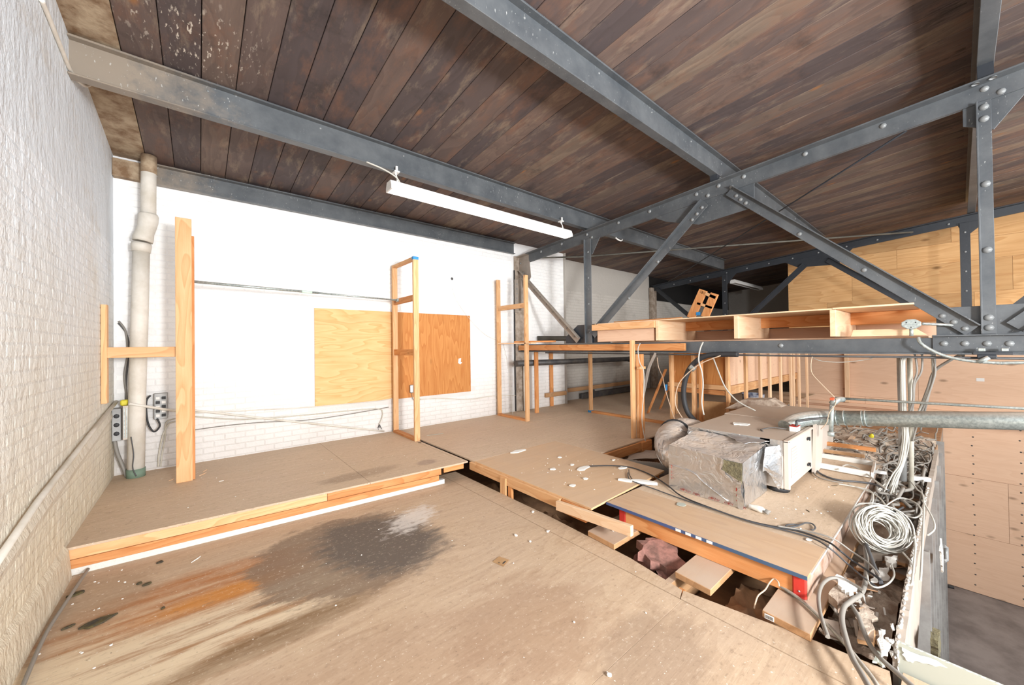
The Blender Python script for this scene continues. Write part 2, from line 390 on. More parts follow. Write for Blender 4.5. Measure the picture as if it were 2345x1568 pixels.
# floors
def floormat(name, light, dark, front):
    m, nt, b = mat_base(name, .62, 0, .3); N = NB(nt); w = N.pos(); p = N.objpos()
    st = N.mapp(p, (.05, 1, 1)); fine = N.noise(st, 75, 5, .65)
    st2 = N.mapp(p, (.22, 1, 1)); warp = N.noise(st2, 2.2, 2, .5)
    rings = N.ramp(N.math('FRACT', N.math('MULTIPLY', warp, 13)), [(0, 0.), (.7, .5), (.95, 1.), (1, 0.)])
    mid = N.ramp(N.noise(N.mapp(p, (.1, 1, 1)), 28, 5, .7), [(.35, 0.), (.65, 1.)])
    col = N.mix(N.math('ADD', N.math('MULTIPLY', fine, .5), N.math('ADD', N.math('MULTIPLY', rings, .25), N.math('MULTIPLY', mid, .28))), light, dark)
    br = N.ramp(N.noise(N.mapp(w, (.6, 1, 1)), 1.7, 7, .7), [(.3, 0.), (.7, 1.)])
    col = N.mix(N.math('MULTIPLY', br, .45), col, DUST)
    streak = N.noise(N.mapp(w, (.12, 1, 1), (3, 1, 0)), 9, 5, .7)
    if front:
        # weathered streaks, rusty water stain on the left, wet grey stain in the middle
        a = blotch(N, w, .0, 2.85, 1.15, .62, .5, .55, 1.)
        pal = N.math('MULTIPLY', a, N.ramp(streak, [(.40, 0.), (.56, .95)])); col = N.mix(pal, col, lin(218, 198, 168))
        a0 = N.math('MULTIPLY', a, N.ramp(streak, [(.36, .75), (.5, 0.)])); col = N.mix(a0, col, lin(158, 112, 66))
        a2 = blotch(N, w, .02, 3.26, .85, .36, .5, .42, 4.); rust = N.math('MULTIPLY', a2, N.ramp(streak, [(.34, 1.), (.62, .4)])); col = N.mix(rust, col, lin(168, 104, 50))
        a3 = blotch(N, w, .15, 3.12, .5, .13, .6, .3, 9.); col = N.mix(N.math('MULTIPLY', a3, .75), col, lin(196, 126, 44))
        a4 = blotch(N, w, .42, 2.47, .75, .13, .5, .38, 2., .05); col = N.mix(N.math('MULTIPLY', a4, N.ramp(streak, [(.35, 1.), (.65, .55)])), col, lin(122, 92, 60))
        g1 = blotch(N, w, .88, 3.14, .66, .66, .10, .5, 6., .45); col = N.mix(N.math('MULTIPLY', g1, .8), col, lin(124, 104, 86))
        g2 = blotch(N, w, 1.14, 3.08, .46, .66, .3, .55, 7., .4, 4.); col = N.mix(N.math('MULTIPLY', g2, .85), col, lin(92, 84, 78))
        g5 = blotch(N, w, 1.45, 1.6, .55, .5, .4, .75, 27., .2, 3.); col = N.mix(N.math('MULTIPLY', g5, .45), col, lin(150, 116, 90))
        g6 = blotch(N, w, 1.75, 1.0, .5, .3, .4, .7, 33., .2, 3.); col = N.mix(N.math('MULTIPLY', g6, .5), col, lin(146, 122, 102))
        g7 = blotch(N, w, .55, 1.7, .8, .6, .4, .8, 41., .2, 3.); col = N.mix(N.math('MULTIPLY', g7, .35), col, lin(158, 126, 102))
        g4 = blotch(N, w, 1.52, 3.30, .34, .2, .5, 1.3, 17., .6, 9.); col = N.mix(N.math('MULTIPLY', g4, .75), col, lin(216, 208, 200))
        g3 = blotch(N, w, -.5, 3.6, .3, .5, .4, .5, 3.); col = N.mix(N.math('MULTIPLY', g3, .4), col, lin(150, 124, 100))
    else:
        g1 = blotch(N, w, 1.35, 4.25, .55, .16, .4, .5, 6.); col = N.mix(N.math('MULTIPLY', g1, .5), col, lin(112, 88, 66))
        g2 = blotch(N, w, 2.1, 4.15, .14, .12, .4, .35, 2.); col = N.mix(N.math('MULTIPLY', g2, .5), col, lin(120, 100, 96))
        g3 = blotch(N, w, 3.35, 3.25, .2, .1, .35, .2, 5.); col = N.mix(N.math('MULTIPLY', g3, .6), col, lin(128, 106, 82))
        col = N.mix(N.ramp(N.noise(w, .9, 3, .6), [(.35, 0.), (.65, .4)]), col, lin(186, 162, 138))
    dk = N.ramp(N.noise(N.mapp(w, (.6, 1, 1), (5, 2, 0)), 5, 6, .72), [(.64, 0.), (.7, .4)]); col = N.mix(dk, col, lin(134, 108, 86))
    sp = N.noise(N.mapp(w, (.7, 1, 1)), 34, 5, .75); col = N.mix(N.ramp(sp, [(.56, 0.), (.68, .38)]), col, lin(118, 96, 78)); col = N.mix(N.ramp(sp, [(.34, .3), (.44, 0.)]), col, lin(222, 204, 182))
    dots = N.ramp(N.noise(w, 60, 2, .5), [(.70, 0.), (.72, .8)]); col = N.mix(dots, col, lin(226, 218, 206))
    dd = N.ramp(N.noise(N.mapp(w, (1, 1, 1), (9, 4, 2)), 48, 2, .5), [(.745, 0.), (.76, .6)]); col = N.mix(dd, col, lin(92, 76, 62))
    N.l(col, b.inputs['Base Color']); N.bump(N.math('ADD', fine, N.noise(w, 30, 4, .6)), .25, .003, b); return m
M['floor'] = floormat('stained_floor_plywood', lin(208, 182, 153), lin(166, 138, 110), True)
M['deck'] = floormat('dusty_deck_plywood', lin(218, 193, 165), lin(184, 158, 130), False)
M['deck_new'] = wood('newer_deck_plywood', lin(218, 180, 138), lin(194, 152, 108), 'X', .05, .3, .6, dust=DUST, dustamt=.6)
M['stage'] = wood('worn_platform_top', lin(204, 164, 120), lin(172, 130, 90), 'Y', .05, .1, 1., dust=DUST, dustamt=.55)

# ================================================================== STRUCTURE
XL, YB, DZ = -.73, 6.06, .208
# --- lower front floor
fl = empty('floor', (0, 2, -.02), kind='structure')
g = .0015
for x0, x1, y0, y1 in ((-.74, 2.305, 1.135, 2.34), (-.74, 2.305, 2.343, 3.2), (-.74, 2.305, 3.2, 4.16), (-.74, 2.305, -.085, 1.1335), (-.74, 2.305, -1.3, -.088), (-.74, 2.305, -3.2, -1.303)):
    if y0 == 3.2: continue
    if y0 == 2.343: y1 = 4.16
    if y0 == 1.135: continue
    if y1 == 4.16: y0 = 1.135
    obj('plywood_sheet', MB().box((x0, y0, -.02), (x1, y1, 0)), M['floor'], fl, .0008)
obj('edge_sheet', MB().box((2.311, 2.62, -.02), (2.51, 4.16, 0.001)), M['floor'], fl, .001)
obj('edge_sheet', MB().prism([(2.311, 1.15, -.02), (2.311, 2.615, -.02), (2.515, 2.615, -.02), (2.47, 1.6, -.02), (2.40, 1.18, -.02)], (0, 0, .0205)), M['floor'], fl)
obj('edge_sheet', MB().prism([(2.311, .2, -.02), (2.311, 1.145, -.02), (2.40, 1.17, -.02), (2.52, .55, -.02), (2.56, .24, -.02)], (0, 0, .0208)), M['floor'], fl)
obj('edge_sheet', MB().box((2.311, -3.2, -.02), (2.60, .198, 0)), M['floor'], fl, .001)
jo = MB()
for y in (-3, -1.5, 0, 1.2, 2.6, 3.9): jo.box((-.73, y-.02, -.26), (2.45, y+.02, -.021))
obj('joist_row', jo, M['orangeX'], fl)
obj('subfloor', MB().box((-.74, -3.2, -.34), (2.58, 6.05, -.27)).box((2.58, .26, -.34), (12.68, 6.05, -.27)).box((-.74, -3.2, -.27), (-.70, 4, -.03)), M['kraft'], None, kind='structure')
# --- raised deck (a floor of its own, one step up)
dk = empty('floor_deck', (0, 5, DZ-.02), kind='structure')
def deck(pts, mat='deck', n='plywood_sheet', top=DZ, th=.018): return obj(n, MB().prism([(x, y, top-th) for x, y in pts], (0, 0, th)), M[mat], dk, .001)
deck([(-.73, 4.07), (1.35, 3.922), (1.35, 6.06), (-.73, 6.06)])
deck([(1.353, 3.922), (2.447, 3.845), (2.447, 6.06), (1.353, 6.06)])
deck([(2.452, 3.85), (2.50, 3.85), (2.50, 6.06), (2.452, 6.06)])
deck([(2.556, 3.795), (4.97, 3.795), (4.97, 5.0), (2.556, 5.0)])
deck([(2.556, 5.003), (4.97, 5.003), (4.97, 6.06), (2.556, 6.06)])
deck([(2.556, 2.03), (3.92, 2.10), (3.96, 2.99), (3.96, 3.79), (2.556, 3.79)], 'deck_new')
deck([(3.963, 2.985), (6.1, 2.985), (6.1, 3.79), (3.963, 3.79)])
deck([(4.973, 3.793), (7.4, 3.793), (7.4, 5.01), (4.973, 5.01)])
deck([(4.973, 5.013), (7.4, 5.013), (7.4, 6.33), (6.72, 6.33), (6.72, 6.06), (4.973, 6.06)])
deck([(6.103, 2.5), (12.66, 2.5), (12.66, 3.79), (6.103, 3.79)])
deck([(7.403, 3.793), (12.66, 3.793), (12.66, 6.33), (7.403, 6.33)])
def rim(a, b, z0, z1, mat, th=.038, n='rim_board'): 
    zc = (z0+z1)/2
    return obj(n, MB().bar((a[0], a[1], zc), (b[0], b[1], zc), th, z1-z0), M[mat], dk, .002)
rim((-.73, 4.095), (.95, 3.976), .118, .188, 'studX'); rim((.953, 3.976), (2.15, 3.892), .118, .188, 'orangeX')
rim((-.73, 4.092), (2.12, 3.892), .052, .115, 'orangeX')
rim((2.2, 3.92), (2.46, 3.90), .12, .186, 'orangeX')
rim((-.73, 4.112), (2.2, 3.912), .0, .05, 'gypsum', .05, 'gypsum_strip')
rim((2.545, 3.86), (2.545, 2.37), .10, .19, 'studY'); rim((2.56, 2.36), (2.56, 2.08), .07, .188, 'orangeY')
rim((3.96, 2.965), (4.95, 2.965), .07, .188, 'orangeX'); rim((3.9, 2.95), (3.88, 2.15), .06, .188, 'orangeY')
obj('edge_block', MB().box((2.51, 3.14, -.06), (2.53, 3.235, .176)), M['studZ'], dk, .002)
obj('edge_block', MB().box((2.535, 3.07, -.16), (2.565, 3.13, .10)), M['orangeZ'], dk, .002)
# --- brick walls
def brick_src(name, L, H, D, mat, axis):
    b = MB(); c = .007
    if axis == 'y':   # on a wall facing -y
        vs = [(-L/2, 0, -H/2), (L/2, 0, -H/2), (L/2, 0, H/2), (-L/2, 0, H/2)]
        vi = [(-L/2+c, -D, -H/2+c), (L/2-c, -D, -H/2+c), (L/2-c, -D, H/2-c), (-L/2+c, -D, H/2-c)]
    else:             # facing +x
        vs = [(0, -L/2, -H/2), (0, L/2, -H/2), (0, L/2, H/2), (0, -L/2, H/2)]
        vi = [(D, -L/2+c, -H/2+c), (D, L/2-c, -H/2+c), (D, L/2-c, H/2-c), (D, -L/2+c, H/2-c)]
    b.add(vs+vi, [(4, 5, 6, 7), (0, 1, 5, 4), (1, 2, 6, 5), (2, 3, 7, 6), (3, 0, 4, 7)]); return b
def brickwork(parent, axis, plane, u0, u1, z0, z1, mat, single, D=.005, skip=None, seed=1):
    rnd = random.Random(seed); L, H = .205, .064; pu, pz = .215, .074; cells = []
    r = 0; z = z0+pz/2
    while z < z1:
        u = u0+(pu/2 if r % 2 else 0)
        while u < u1:
            if u > u0 and not (skip and skip(u, z)):
                P = Vector((u, plane, z)) if axis == 'y' else Vector((plane, u, z)); d = P-CAM
                if d.dot(_f) > .3:
                    px = CX+F_PX*d.dot(_r)/d.dot(_f); py = CY-F_PX*d.dot(_u)/d.dot(_f); vis = -20 < px < 2365 and -20 < py < 1588
                else: vis = False
                cells.append((0 if vis else 1, d.length, u, z))
            u += pu
        z += pz; r += 1
    cells.sort(); src = None; rest = MB()
    for i, (v, dd, u, z) in enumerate(cells):
        off = rnd.uniform(-.0012, .0008)
        P = Vector((u, plane+off, z)) if axis == 'y' else Vector((plane+off, u, z))
        if i < single:
            if src is None:
                src = obj('brick', brick_src('b', L, H, D, mat, axis), M[mat], parent, org=(0, 0, 0)); src.location = P-ORG[parent.name]
            else: piece(src, parent, P)
        else:
            q = brick_src('b', L, H, D, mat, axis); rest.add([Vector(a)+P for a in q.v], q.f)
    if rest.v: obj('brick_courses', rest, M[mat], parent, kind='stuff')
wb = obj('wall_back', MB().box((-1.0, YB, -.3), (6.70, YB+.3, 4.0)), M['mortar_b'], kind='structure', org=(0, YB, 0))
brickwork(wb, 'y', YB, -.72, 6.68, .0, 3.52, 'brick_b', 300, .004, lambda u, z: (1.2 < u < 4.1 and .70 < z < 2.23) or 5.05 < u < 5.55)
wr = obj('wall_recess', MB().box((6.70, 6.36, -.3), (25, 6.7, 3.05)).box((6.70, 6.0, -.3), (6.72, 6.4, 3.8)), M['mortar_r'], kind='structure', org=(6.7, 6.36, 0))
brickwork(wr, 'y', 6.36, 6.76, 14, .55, 3.0, 'brick_r', 0, .004)
obj('wall_recess_top', MB().box((6.70, 6.37, 3.05), (11.1, 6.7, 3.8)), M['mortar_r'], kind='structure')
obj('wall_recess_black', MB().box((11.1, 6.355, 3.02), (25, 6.7, 3.8)), M['flat_black'], kind='structure')  # plain black upper band of the recess wall past the far truss
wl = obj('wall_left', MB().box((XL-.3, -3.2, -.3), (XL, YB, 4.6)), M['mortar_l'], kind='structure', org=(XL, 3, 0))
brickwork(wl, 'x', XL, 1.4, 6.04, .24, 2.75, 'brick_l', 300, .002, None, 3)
obj('trim_1', MB().prism([(XL, 0.5, .0), (XL+.035, .5, .0), (XL+.02, .5, .2), (XL, .5, .24)], (0, 3.55, 0)), M['mortar_l'], kind='structure')
obj('wall_far_end', MB().box((17.5, 2.9, -4), (17.7, 6.6, 4.2)).box((12.86, 2.9, -4), (17.5, 3.05, 4.2)), M['mortar_r'], kind='structure')
obj('floor_far', MB().box((12.66, 3.06, -.1), (17.5, 6.36, .0)), M['rubble'], kind='structure')
# --- ceiling of planks
RZ = lambda y: 3.94+.08*(4.2-y)
ce = obj('ceiling', MB().prism([(-1, 6.6, RZ(6.6)+.05), (26, 6.6, RZ(6.6)+.05), (26, -7, RZ(-7)+.05), (-1, -7, RZ(-7)+.05)], (0, 0, .1)), M['flat_black'], kind='structure', org=(0, 4.2, RZ(4.2)))
pw = .241; x = -.455; src = None; k = 0
th = math.atan(.08); y0, y1 = 6.6, -7.0
Lp = (y0-y1)/math.cos(th)
while x < 25:
    if src is None:
        q = MB(); a = pw-.005; c = .004
        for (ya, yb_) in ((0, -Lp),):
            vs = [(c, 0, 0), (a-c, 0, 0), (a, 0, c), (a, 0, .05), (0, 0, .05), (0, 0, c)]
            q.add([Vector(v) for v in vs]+[Vector(v)+Vector((0, -Lp, 0)) for v in vs], [(0, 1, 2, 3, 4, 5), (11, 10, 9, 8, 7, 6)]+[(i, (i+1) % 6, 6+(i+1) % 6, 6+i) for i in range(6)])
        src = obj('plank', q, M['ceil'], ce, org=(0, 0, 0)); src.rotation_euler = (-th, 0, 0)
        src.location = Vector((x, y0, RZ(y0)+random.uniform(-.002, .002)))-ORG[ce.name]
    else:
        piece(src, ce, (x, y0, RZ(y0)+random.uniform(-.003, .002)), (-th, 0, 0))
    x += pw
ep = obj('plastered_plank', MB().prism([(XL-.05, 6.6, RZ(6.6)), (-.46, 6.6, RZ(6.6)), (-.46, -3, RZ(-3)), (XL-.05, -3, RZ(-3))], (0, 0, .04)), M['plaster_end'], ce)
# --- plywood partition at the far side
PX = 12.7
wp = obj('wall_partition', MB().box((PX+.02, -4.5, -3.8), (PX+.15, 3.06, 4.05)), M['studY'], kind='structure', org=(PX, 0, -3.8))
rows = [(-3.79, -2.58), (-2.575, -1.36), (-1.355, -.14), (-.135, .22), (.225, 1.44), (1.445, 2.15), (2.155, 2.62), (2.625, 3.30), (3.305, 3.75), (3.755, 4.6)]
for ri, (za, zb) in enumerate(rows):
    y = 3.06 if za > -.2 else 3.06; seg = 2.44; off = [0, 1.22, .4, .9, 0, .7, 1.6, 1.1, .3, 1.9][ri]; first = True
    y = 3.06; 
    while y > -4.4:
        yn = max(y-(seg-off if first and off else seg), -4.4); first = False
        top = lambda yy: min(zb, RZ(yy)-.005)
        if top(y) > za+.03:
            obj('plywood_panel', MB().prism([(PX+.001*((ri+int(abs(y*3))) % 3), y-.002, za), (PX, yn+.002, za), (PX, yn+.002, max(za+.02, top(yn))), (PX, y-.002, top(y))], (.02, 0, 0)), M['sheathY' if za > 1.4 else 'pinkply'], wp)
        y = yn
obj('partition_ledge', MB().box((PX-.09, -4, -.03), (PX, 6.3, .05)), M['pinkply'], wp, .003); obj('partition_ledge', MB().box((PX-.16, -4, -.16), (PX, 2.9, -.08)), M['pinkply'], wp, .003)
obj('partition_rail', MB().box((PX-.05, -4, 2.22), (PX, .75, 2.30)), M['paleY'], wp, .003)
q = MB(); rn = random.Random(61)
for i in range(9):
    for j in range(17): q.dome((PX-.001, 2.9-i*.61+rn.uniform(-.01, .01), -3.6+j*.21+rn.uniform(-.03, .03)), (-1, 0, 0), .016, .004, 6)
obj('nail_heads', q, M['pipe_dark'], wp, kind='stuff')
obj('paper_label', MB().box((PX-.004, -.22, .72), (PX-.001, -.33, .79)), M['white'], wp)
# --- hall below
obj('floor_hall', MB().box((2.4, -7, -3.9), (13, 6.2, -3.8)), M['concrete'], kind='structure')
obj('wall_hall', MB().box((2.62, .26, -3.8), (12.6, .34, -.36)), M['drywall'], kind='structure')
obj('wall_hall_near', MB().box((2.5, -7, -3.8), (2.58, .26, -.36)), M['drywall'], kind='structure')
# ================================================================== STEEL
RIV = {}
def rivet(parent, p, nrm=(-1, 0, 0), r=.03):
    key = (tuple(nrm), r)
    if key not in RIV:
        o = obj('rivet', MB().dome((0, 0, 0), nrm, r), M['rivet'], parent, org=(0, 0, 0)); RIV[key] = o
        o.location = Vector(p)-ORG[parent.name]; return o
    return piece(RIV[key], parent, p)
def purlin(y, zb, zt, x0, x1, label, chan=False):
    e = empty('roof_beam', ((x0+x1)/2, y, zb), label, 'beam')
    hw = .065
    if chan:
        obj('web', MB().box((x0, y+.02, zb), (x1, y+.035, zt)), M['steel'], e)
        obj('flange', MB().box((x0, y-.05, zt-.014), (x1, y+.035, zt)), M['steel'], e)
        obj('flange', MB().box((x0, y-.03, zb-.012), (x1, y+.035, zb)), M['steel'], e)
    else:
        obj('web', MB().box((x0, y-.006, zb+.01), (x1, y+.006, zt-.01)), M['steel'], e)
        obj('flange', MB().box((x0, y-hw, zt-.016), (x1, y+hw, zt)), M['steel'], e, .003)
        obj('flange', MB().box((x0, y-hw*.75, zb), (x1, y+hw*.75, zb+.014)), M['steel'], e, .003)
        x = x0+.8
        while x < min(x1, 11):
            rivet(e, (x, y-.007, zt-.06), (0, -1, 0), .011); x += .9
    return e
purlin(6.0, 3.545, 3.765, -.42, 5.12, 'grey steel channel running along the top of the white brick wall', True)
purlin(4.2, 3.636, 3.925, -.73, 11.3, 'grey steel roof beam nearest the back wall, strip light hung beneath it')
purlin(2.05, 3.82, 4.10, -.73, 11.4, 'grey steel roof beam crossing the top middle of the photo')
purlin(-.18, 3.985, 4.28, -.73, 11.4, 'grey steel roof beam above the thick riveted post at the right')
obj('beam_end_cover', MB().box((-.728, 5.97, 3.54), (-.42, 6.055, 3.74)), M['plaster_end'], None, .004, label='dirty plastered end of the wall channel beside the pipe', cat='beam end')
def chordz(y): return 3.435+.0585*(4.03-y)
def member(parent, name, p0, p1, wd, X, mat='steel', leg=1, legw=.06, rv=0, r=.022, back=False):
    """steel angle in the plane x = X between (y, z) points; the standing leg points at the room"""
    a = Vector((X, p0[0], p0[1])); b = Vector((X, p1[0], p1[1])); d = (b-a).normalized(); n = Vector((1, 0, 0)).cross(d).normalized()
    q = MB(); t = .012
    def quad(o, u, v):
        vs = []
        for P in (a, b):
            for s1, s2 in ((0, 0), (1, 0), (1, 1), (0, 1)): vs.append(P+o+u*s1+v*s2)
        q.add(vs, [(0, 1, 2, 3), (7, 6, 5, 4), (0, 4, 5, 1), (1, 5, 6, 2), (2, 6, 7, 3), (3, 7, 4, 0)])
    quad(-n*wd/2, n*wd, Vector((-t, 0, 0)))
    if leg: quad(n*(wd/2 if leg > 0 else -wd/2)-n*(t if leg > 0 else 0), n*t, Vector((-legw, 0, 0)))
    o = obj(name, q, M[mat], parent, .002)
    for k in range(rv):
        f = (k+.5)/rv; P = a.lerp(b, f)-n*leg*wd*.05; rivet(o, P+Vector((-t, 0, 0)), (-1, 0, 0), r)
    return o
def plate(parent, name, pts, X, th=.012, mat='steel'):
    return obj(name, MB().prism([(X, y, z) for y, z in pts], (th, 0, 0)), M[mat], parent, .002)
T1 = empty('roof_truss', (5.28, 2, 1.48), 'near riveted grey steel roof truss spanning from the back wall to the right', 'truss')
X1 = 5.27
zt = lambda y: chordz(y)+.17
# top chord: web + flange
q = MB(); ya, yb2 = 5.72, -3.6
q.prism([(X1, ya, chordz(ya)), (X1, yb2, chordz(yb2)), (X1, yb2, zt(yb2)), (X1, ya, zt(ya))], (.014, 0, 0))
q.prism([(X1-.10, ya, zt(ya)-.014), (X1-.10, yb2, zt(yb2)-.014), (X1-.10, yb2, zt(yb2)), (X1-.10, ya, zt(ya))], (.114, 0, 0))
q.prism([(X1+.03, ya, chordz(ya)), (X1+.03, yb2, chordz(yb2)), (X1+.03, yb2, zt(yb2)), (X1+.03, ya, zt(ya))], (.014, 0, 0))
tc = obj('top_chord', q, M['steel'], T1, .002)
q = MB(); q.prism([(X1, 6.04, chordz(6.04)), (X1, 5.72, chordz(5.72)), (X1, 5.72, zt(5.72)), (X1, 6.04, zt(6.04))], (.044, 0, 0))
q.prism([(X1-.10, 6.04, zt(6.04)-.014), (X1-.10, 5.72, zt(5.72)-.014), (X1-.10, 5.72, zt(5.72)), (X1-.10, 6.04, zt(6.04))], (.114, 0, 0))
obj('chord_end', q, M['steel_tan'], T1, .002)
for px, py in ((1239, 576), (1286, 558.6), (1344, 537), (1355, 543), (1334, 530.6), (1342, 528.8), (1416, 510), (1487.6, 484), (1594.6, 444.7), (1621, 447.5), (1631.5, 417.7), (1649, 409.6), (1645.4, 425.4), (1675, 428), (1703, 404.3), (1843.7, 352.3), (2022, 288), (2254.5, 203.5), (2293, 209)):
    rivet(tc, at(px, py, 'x', X1-.001), (-1, 0, 0), .027)
for px, py in ((2234, 190), (2275, 175)): rivet(tc, at(px, py, 'x', X1-.1)+Vector((.03, 0, 0)), (0, 0, 1), .025)
for y in (4.2, 2.05, -.18): obj('purlin_cleat', MB().box((X1-.05, y-.045, zt(y)), (X1+.06, y+.045, 3.62 if y > 4 else (3.822 if y > 2 else 3.986))), M['steel_dark'], T1)
# bottom chord
q = MB(); q.box((X1, 6.0, 1.485), (X1+.014, -3.6, 1.625)); q.box((X1-.07, 6.0, 1.47), (X1+.10, -3.6, 1.486)); q.box((X1+.04, 6.0, 1.485), (X1+.054, -3.6, 1.625))
bc = obj('bottom_chord', q, M['steel'], T1, .002)
q = MB(); q.box((X1-.016, .16, 1.50), (X1-.001, -1.5, 1.635)); q.box((X1-.09, .16, 1.635), (X1+.05, -1.5, 1.648))
sp = obj('splice_plate', q, M['steel'], T1, .002)
for px in (2161.6, 2209.5, 2260.5, 2312): rivet(sp, at(px, 786.5, 'x', X1-.016), (-1, 0, 0), .027)
rivet(bc, at(1788, 791, 'x', X1), (-1, 0, 0), .027)
# web members
member(T1, 'post', (4.17, 1.63), (4.17, 3.46), .13, X1-.005, leg=-1, legw=.05, rv=4, r=.018)
member(T1, 'post', (4.215, 1.63), (4.215, 3.46), .012, X1+.05, leg=0)
v3 = member(T1, 'post', (-.165, 1.65), (-.165, 3.68), .085, X1-.012, leg=-1, legw=.045, rv=0)
for py in (245, 272, 421, 572, 727, 750): rivet(v3, at(2253+(py-245)*.024, py, 'x', X1-.025), (-1, 0, 0), .03)
d1 = member(T1, 'diagonal', (2.17, 3.50), (4.08, 1.76), .125, X1-.018, leg=1, legw=.07, rv=0)
for px, py in ((1607.5, 475), (1596, 489.5), (1585, 503), (1506.5, 599), (1440, 683)): rivet(d1, at(px, py, 'x', X1-.03)+Vector((0, .0, 0)), (-1, 0, 0), .024)
d2 = member(T1, 'diagonal', (1.87, 3.56), (-.08, 1.685), .125, X1-.018, leg=-1, legw=.07, rv=0)
for px, py in ((1686, 448), (1696, 456.5), (1708, 464.6), (1831, 535.6), (1979, 618), (2158, 723), (2184.5, 737), (2210, 752)): rivet(d2, at(px, py, 'x', X1-.03), (-1, 0, 0), .024)
member(T1, 'diagonal', (-.30, 1.70), (-2.2, 3.66), .12, X1-.018, leg=1, legw=.07, rv=8, r=.028)
member(T1, 'diagonal', (5.98, 3.14), (4.40, 1.68), .13, X1-.02, 'steel_tan', leg=-1, legw=.08, rv=9, r=.016)
plate(T1, 'gusset', [(2.95, chordz(2.95)+.02), (2.75, 3.40), (2.28, 3.235), (1.605, 3.28), (1.60, chordz(1.6)+.02)], X1+.016)
plate(T1, 'gusset', [(.135, 1.63), (.135, 1.90), (-.47, 1.90), (-.47, 1.63)], X1+.016)
plate(T1, 'gusset', [(4.74, 1.63), (4.74, 1.75), (4.45, 1.96), (3.85, 1.96), (3.75, 1.63)], X1+.016, mat='steel_dark')
plate(T1, 'gusset', [(4.25, 3.46), (4.25, 3.2), (4.10, 3.18), (3.93, 3.45)], X1+.016)
plate(T1, 'gusset', [(-.05, 3.70), (-.05, 3.52), (-.22, 3.42), (-.42, 3.70)], X1+.016)
eg = plate(T1, 'end_gusset', [(6.04, 3.45), (5.70, 3.36), (5.66, 3.02), (5.80, 2.86), (6.04, 2.95)], X1-.004, .012, 'steel_tan')
for px, py in ((1181, 597), (1192, 603), (1175, 609), (1186, 618), (1198, 625), (1184, 612)): rivet(eg, at(px, py, 'x', X1-.006), (-1, 0, 0), .02)
# far truss
T2 = empty('roof_truss', (11.2, 2, 1.48), 'distant dark steel roof truss in front of the plywood partition', 'truss')
X2 = 11.2
c2 = lambda y: 3.33+.079*(5.9-y)
q = MB(); q.prism([(X2, 6.3, c2(6.3)), (X2, -3.6, c2(-3.6)), (X2, -3.6, c2(-3.6)+.16), (X2, 6.3, c2(6.3)+.16)], (.03, 0, 0)); q.prism([(X2-.1, 6.3, c2(6.3)+.146), (X2-.1, -3.6, c2(-3.6)+.146), (X2-.1, -3.6, c2(-3.6)+.16), (X2-.1, 6.3, c2(6.3)+.16)], (.2, 0, 0))
tc2 = obj('top_chord', q, M['steel_dark'], T2)
for k in range(14): rivet(tc2, (X2-.001, 5.6-k*.5, c2(5.6-k*.5)+.07), (-1, 0, 0), .02)
obj('bottom_chord', MB().box((X2, 6.3, 1.49), (X2+.03, -3.6, 1.63)), M['steel_dark'], T2)
for y in (4.15, -.1): member(T2, 'post', (y, 1.6), (y, c2(y)+.03), .13, X2-.01, 'steel_dark', leg=0, rv=6, r=.018)
member(T2, 'diagonal', (2.35, 3.45), (4.2, 1.65), .12, X2-.02, 'steel_dark', rv=0); member(T2, 'diagonal', (1.93, 3.50), (-.05, 1.72), .12, X2-.02, 'steel_dark', -1)
member(T2, 'diagonal', (6.15, 3.35), (4.3, 1.66), .12, X2-.02, 'steel_dark', -1); member(T2, 'diagonal', (-.25, 1.72), (-2.1, 3.8), .12, X2-.02, 'steel_dark')
plate(T2, 'gusset', [(2.75, c2(2.75)), (2.5, 3.42), (1.75, 3.36), (1.45, c2(1.45)+.05)], X2-.006, mat='steel_dark')
plate(T2, 'gusset', [(4.25, 3.5), (4.1, 3.2), (3.85, 3.5)], X2-.006, mat='steel_dark'); plate(T2, 'gusset', [(-.0, 3.84), (-.1, 3.55), (-.4, 3.84)], X2-.006, mat='steel_dark')
# steel column let into the wall under the truss end
e = empty('steel_column', (5.3, 6.03, .21), 'dirty brown riveted column let into the wall below the truss end', 'column')
obj('column_web', MB().box((5.14, 6.02, .21), (5.42, 6.058, 3.5)), M['tan_iron'], e, .003)
cf = obj('column_flange', MB().box((5.24, 5.93, 2.35), (5.26, 6.02, 3.05)).box((5.12, 5.985, 2.30), (5.20, 6.02, 3.0)), M['steel_tan'], e, .003)
for k in range(6): rivet(cf, (5.16, 5.984, 2.4+k*.1), (0, -1, 0), .016)
obj('column_edge', MB().tube([(5.13, 6.03, .22), (5.12, 6.03, 1.2), (5.135, 6.03, 3.2)], .014, 6), M['black'], e)
obj('plaster_edge', MB().box((5.44, 6.0, .21), (5.60, 6.058, 3.3)), M['brick_b'], e, .01)
obj('riser_pipe', MB().tube([(5.33, 5.96, .21), (5.33, 5.96, 1.2)], .035, 10), M['pipe_cream'], e)
obj('steel_column', MB().box((11.05, 6.25, -.1), (11.35, 6.35, 3.4)).box((13.9, 6.33, .2), (14.4, 6.354, 2.9)), M['tan_iron'], None, .01, label='dark rough column at the wall end of the distant truss', cat='column')
# bracing rod and hung conduit
obj('brace_rod', MB().tube([at(2075, 300, 'z', 3.70), at(1757, 501, 'z', 3.60), at(1529, 646, 'z', 3.42)], .011, 6), M['steel_dark'], None, label='thin dark bracing rod slanting under the ceiling between the trusses', cat='rod')
obj('hung_conduit', MB().tube([at(1180, 594, 'x', 5.34), at(1240, 590, 'x', 5.6), at(1330, 588, 'x', 6.4), at(1645, 564, 'x', 8.3), at(2090, 531, 'x', 11.1)], .018, 8), M['brownpipe'], None, label='long thin grey conduit running below the dark ceiling between the trusses', cat='conduit')
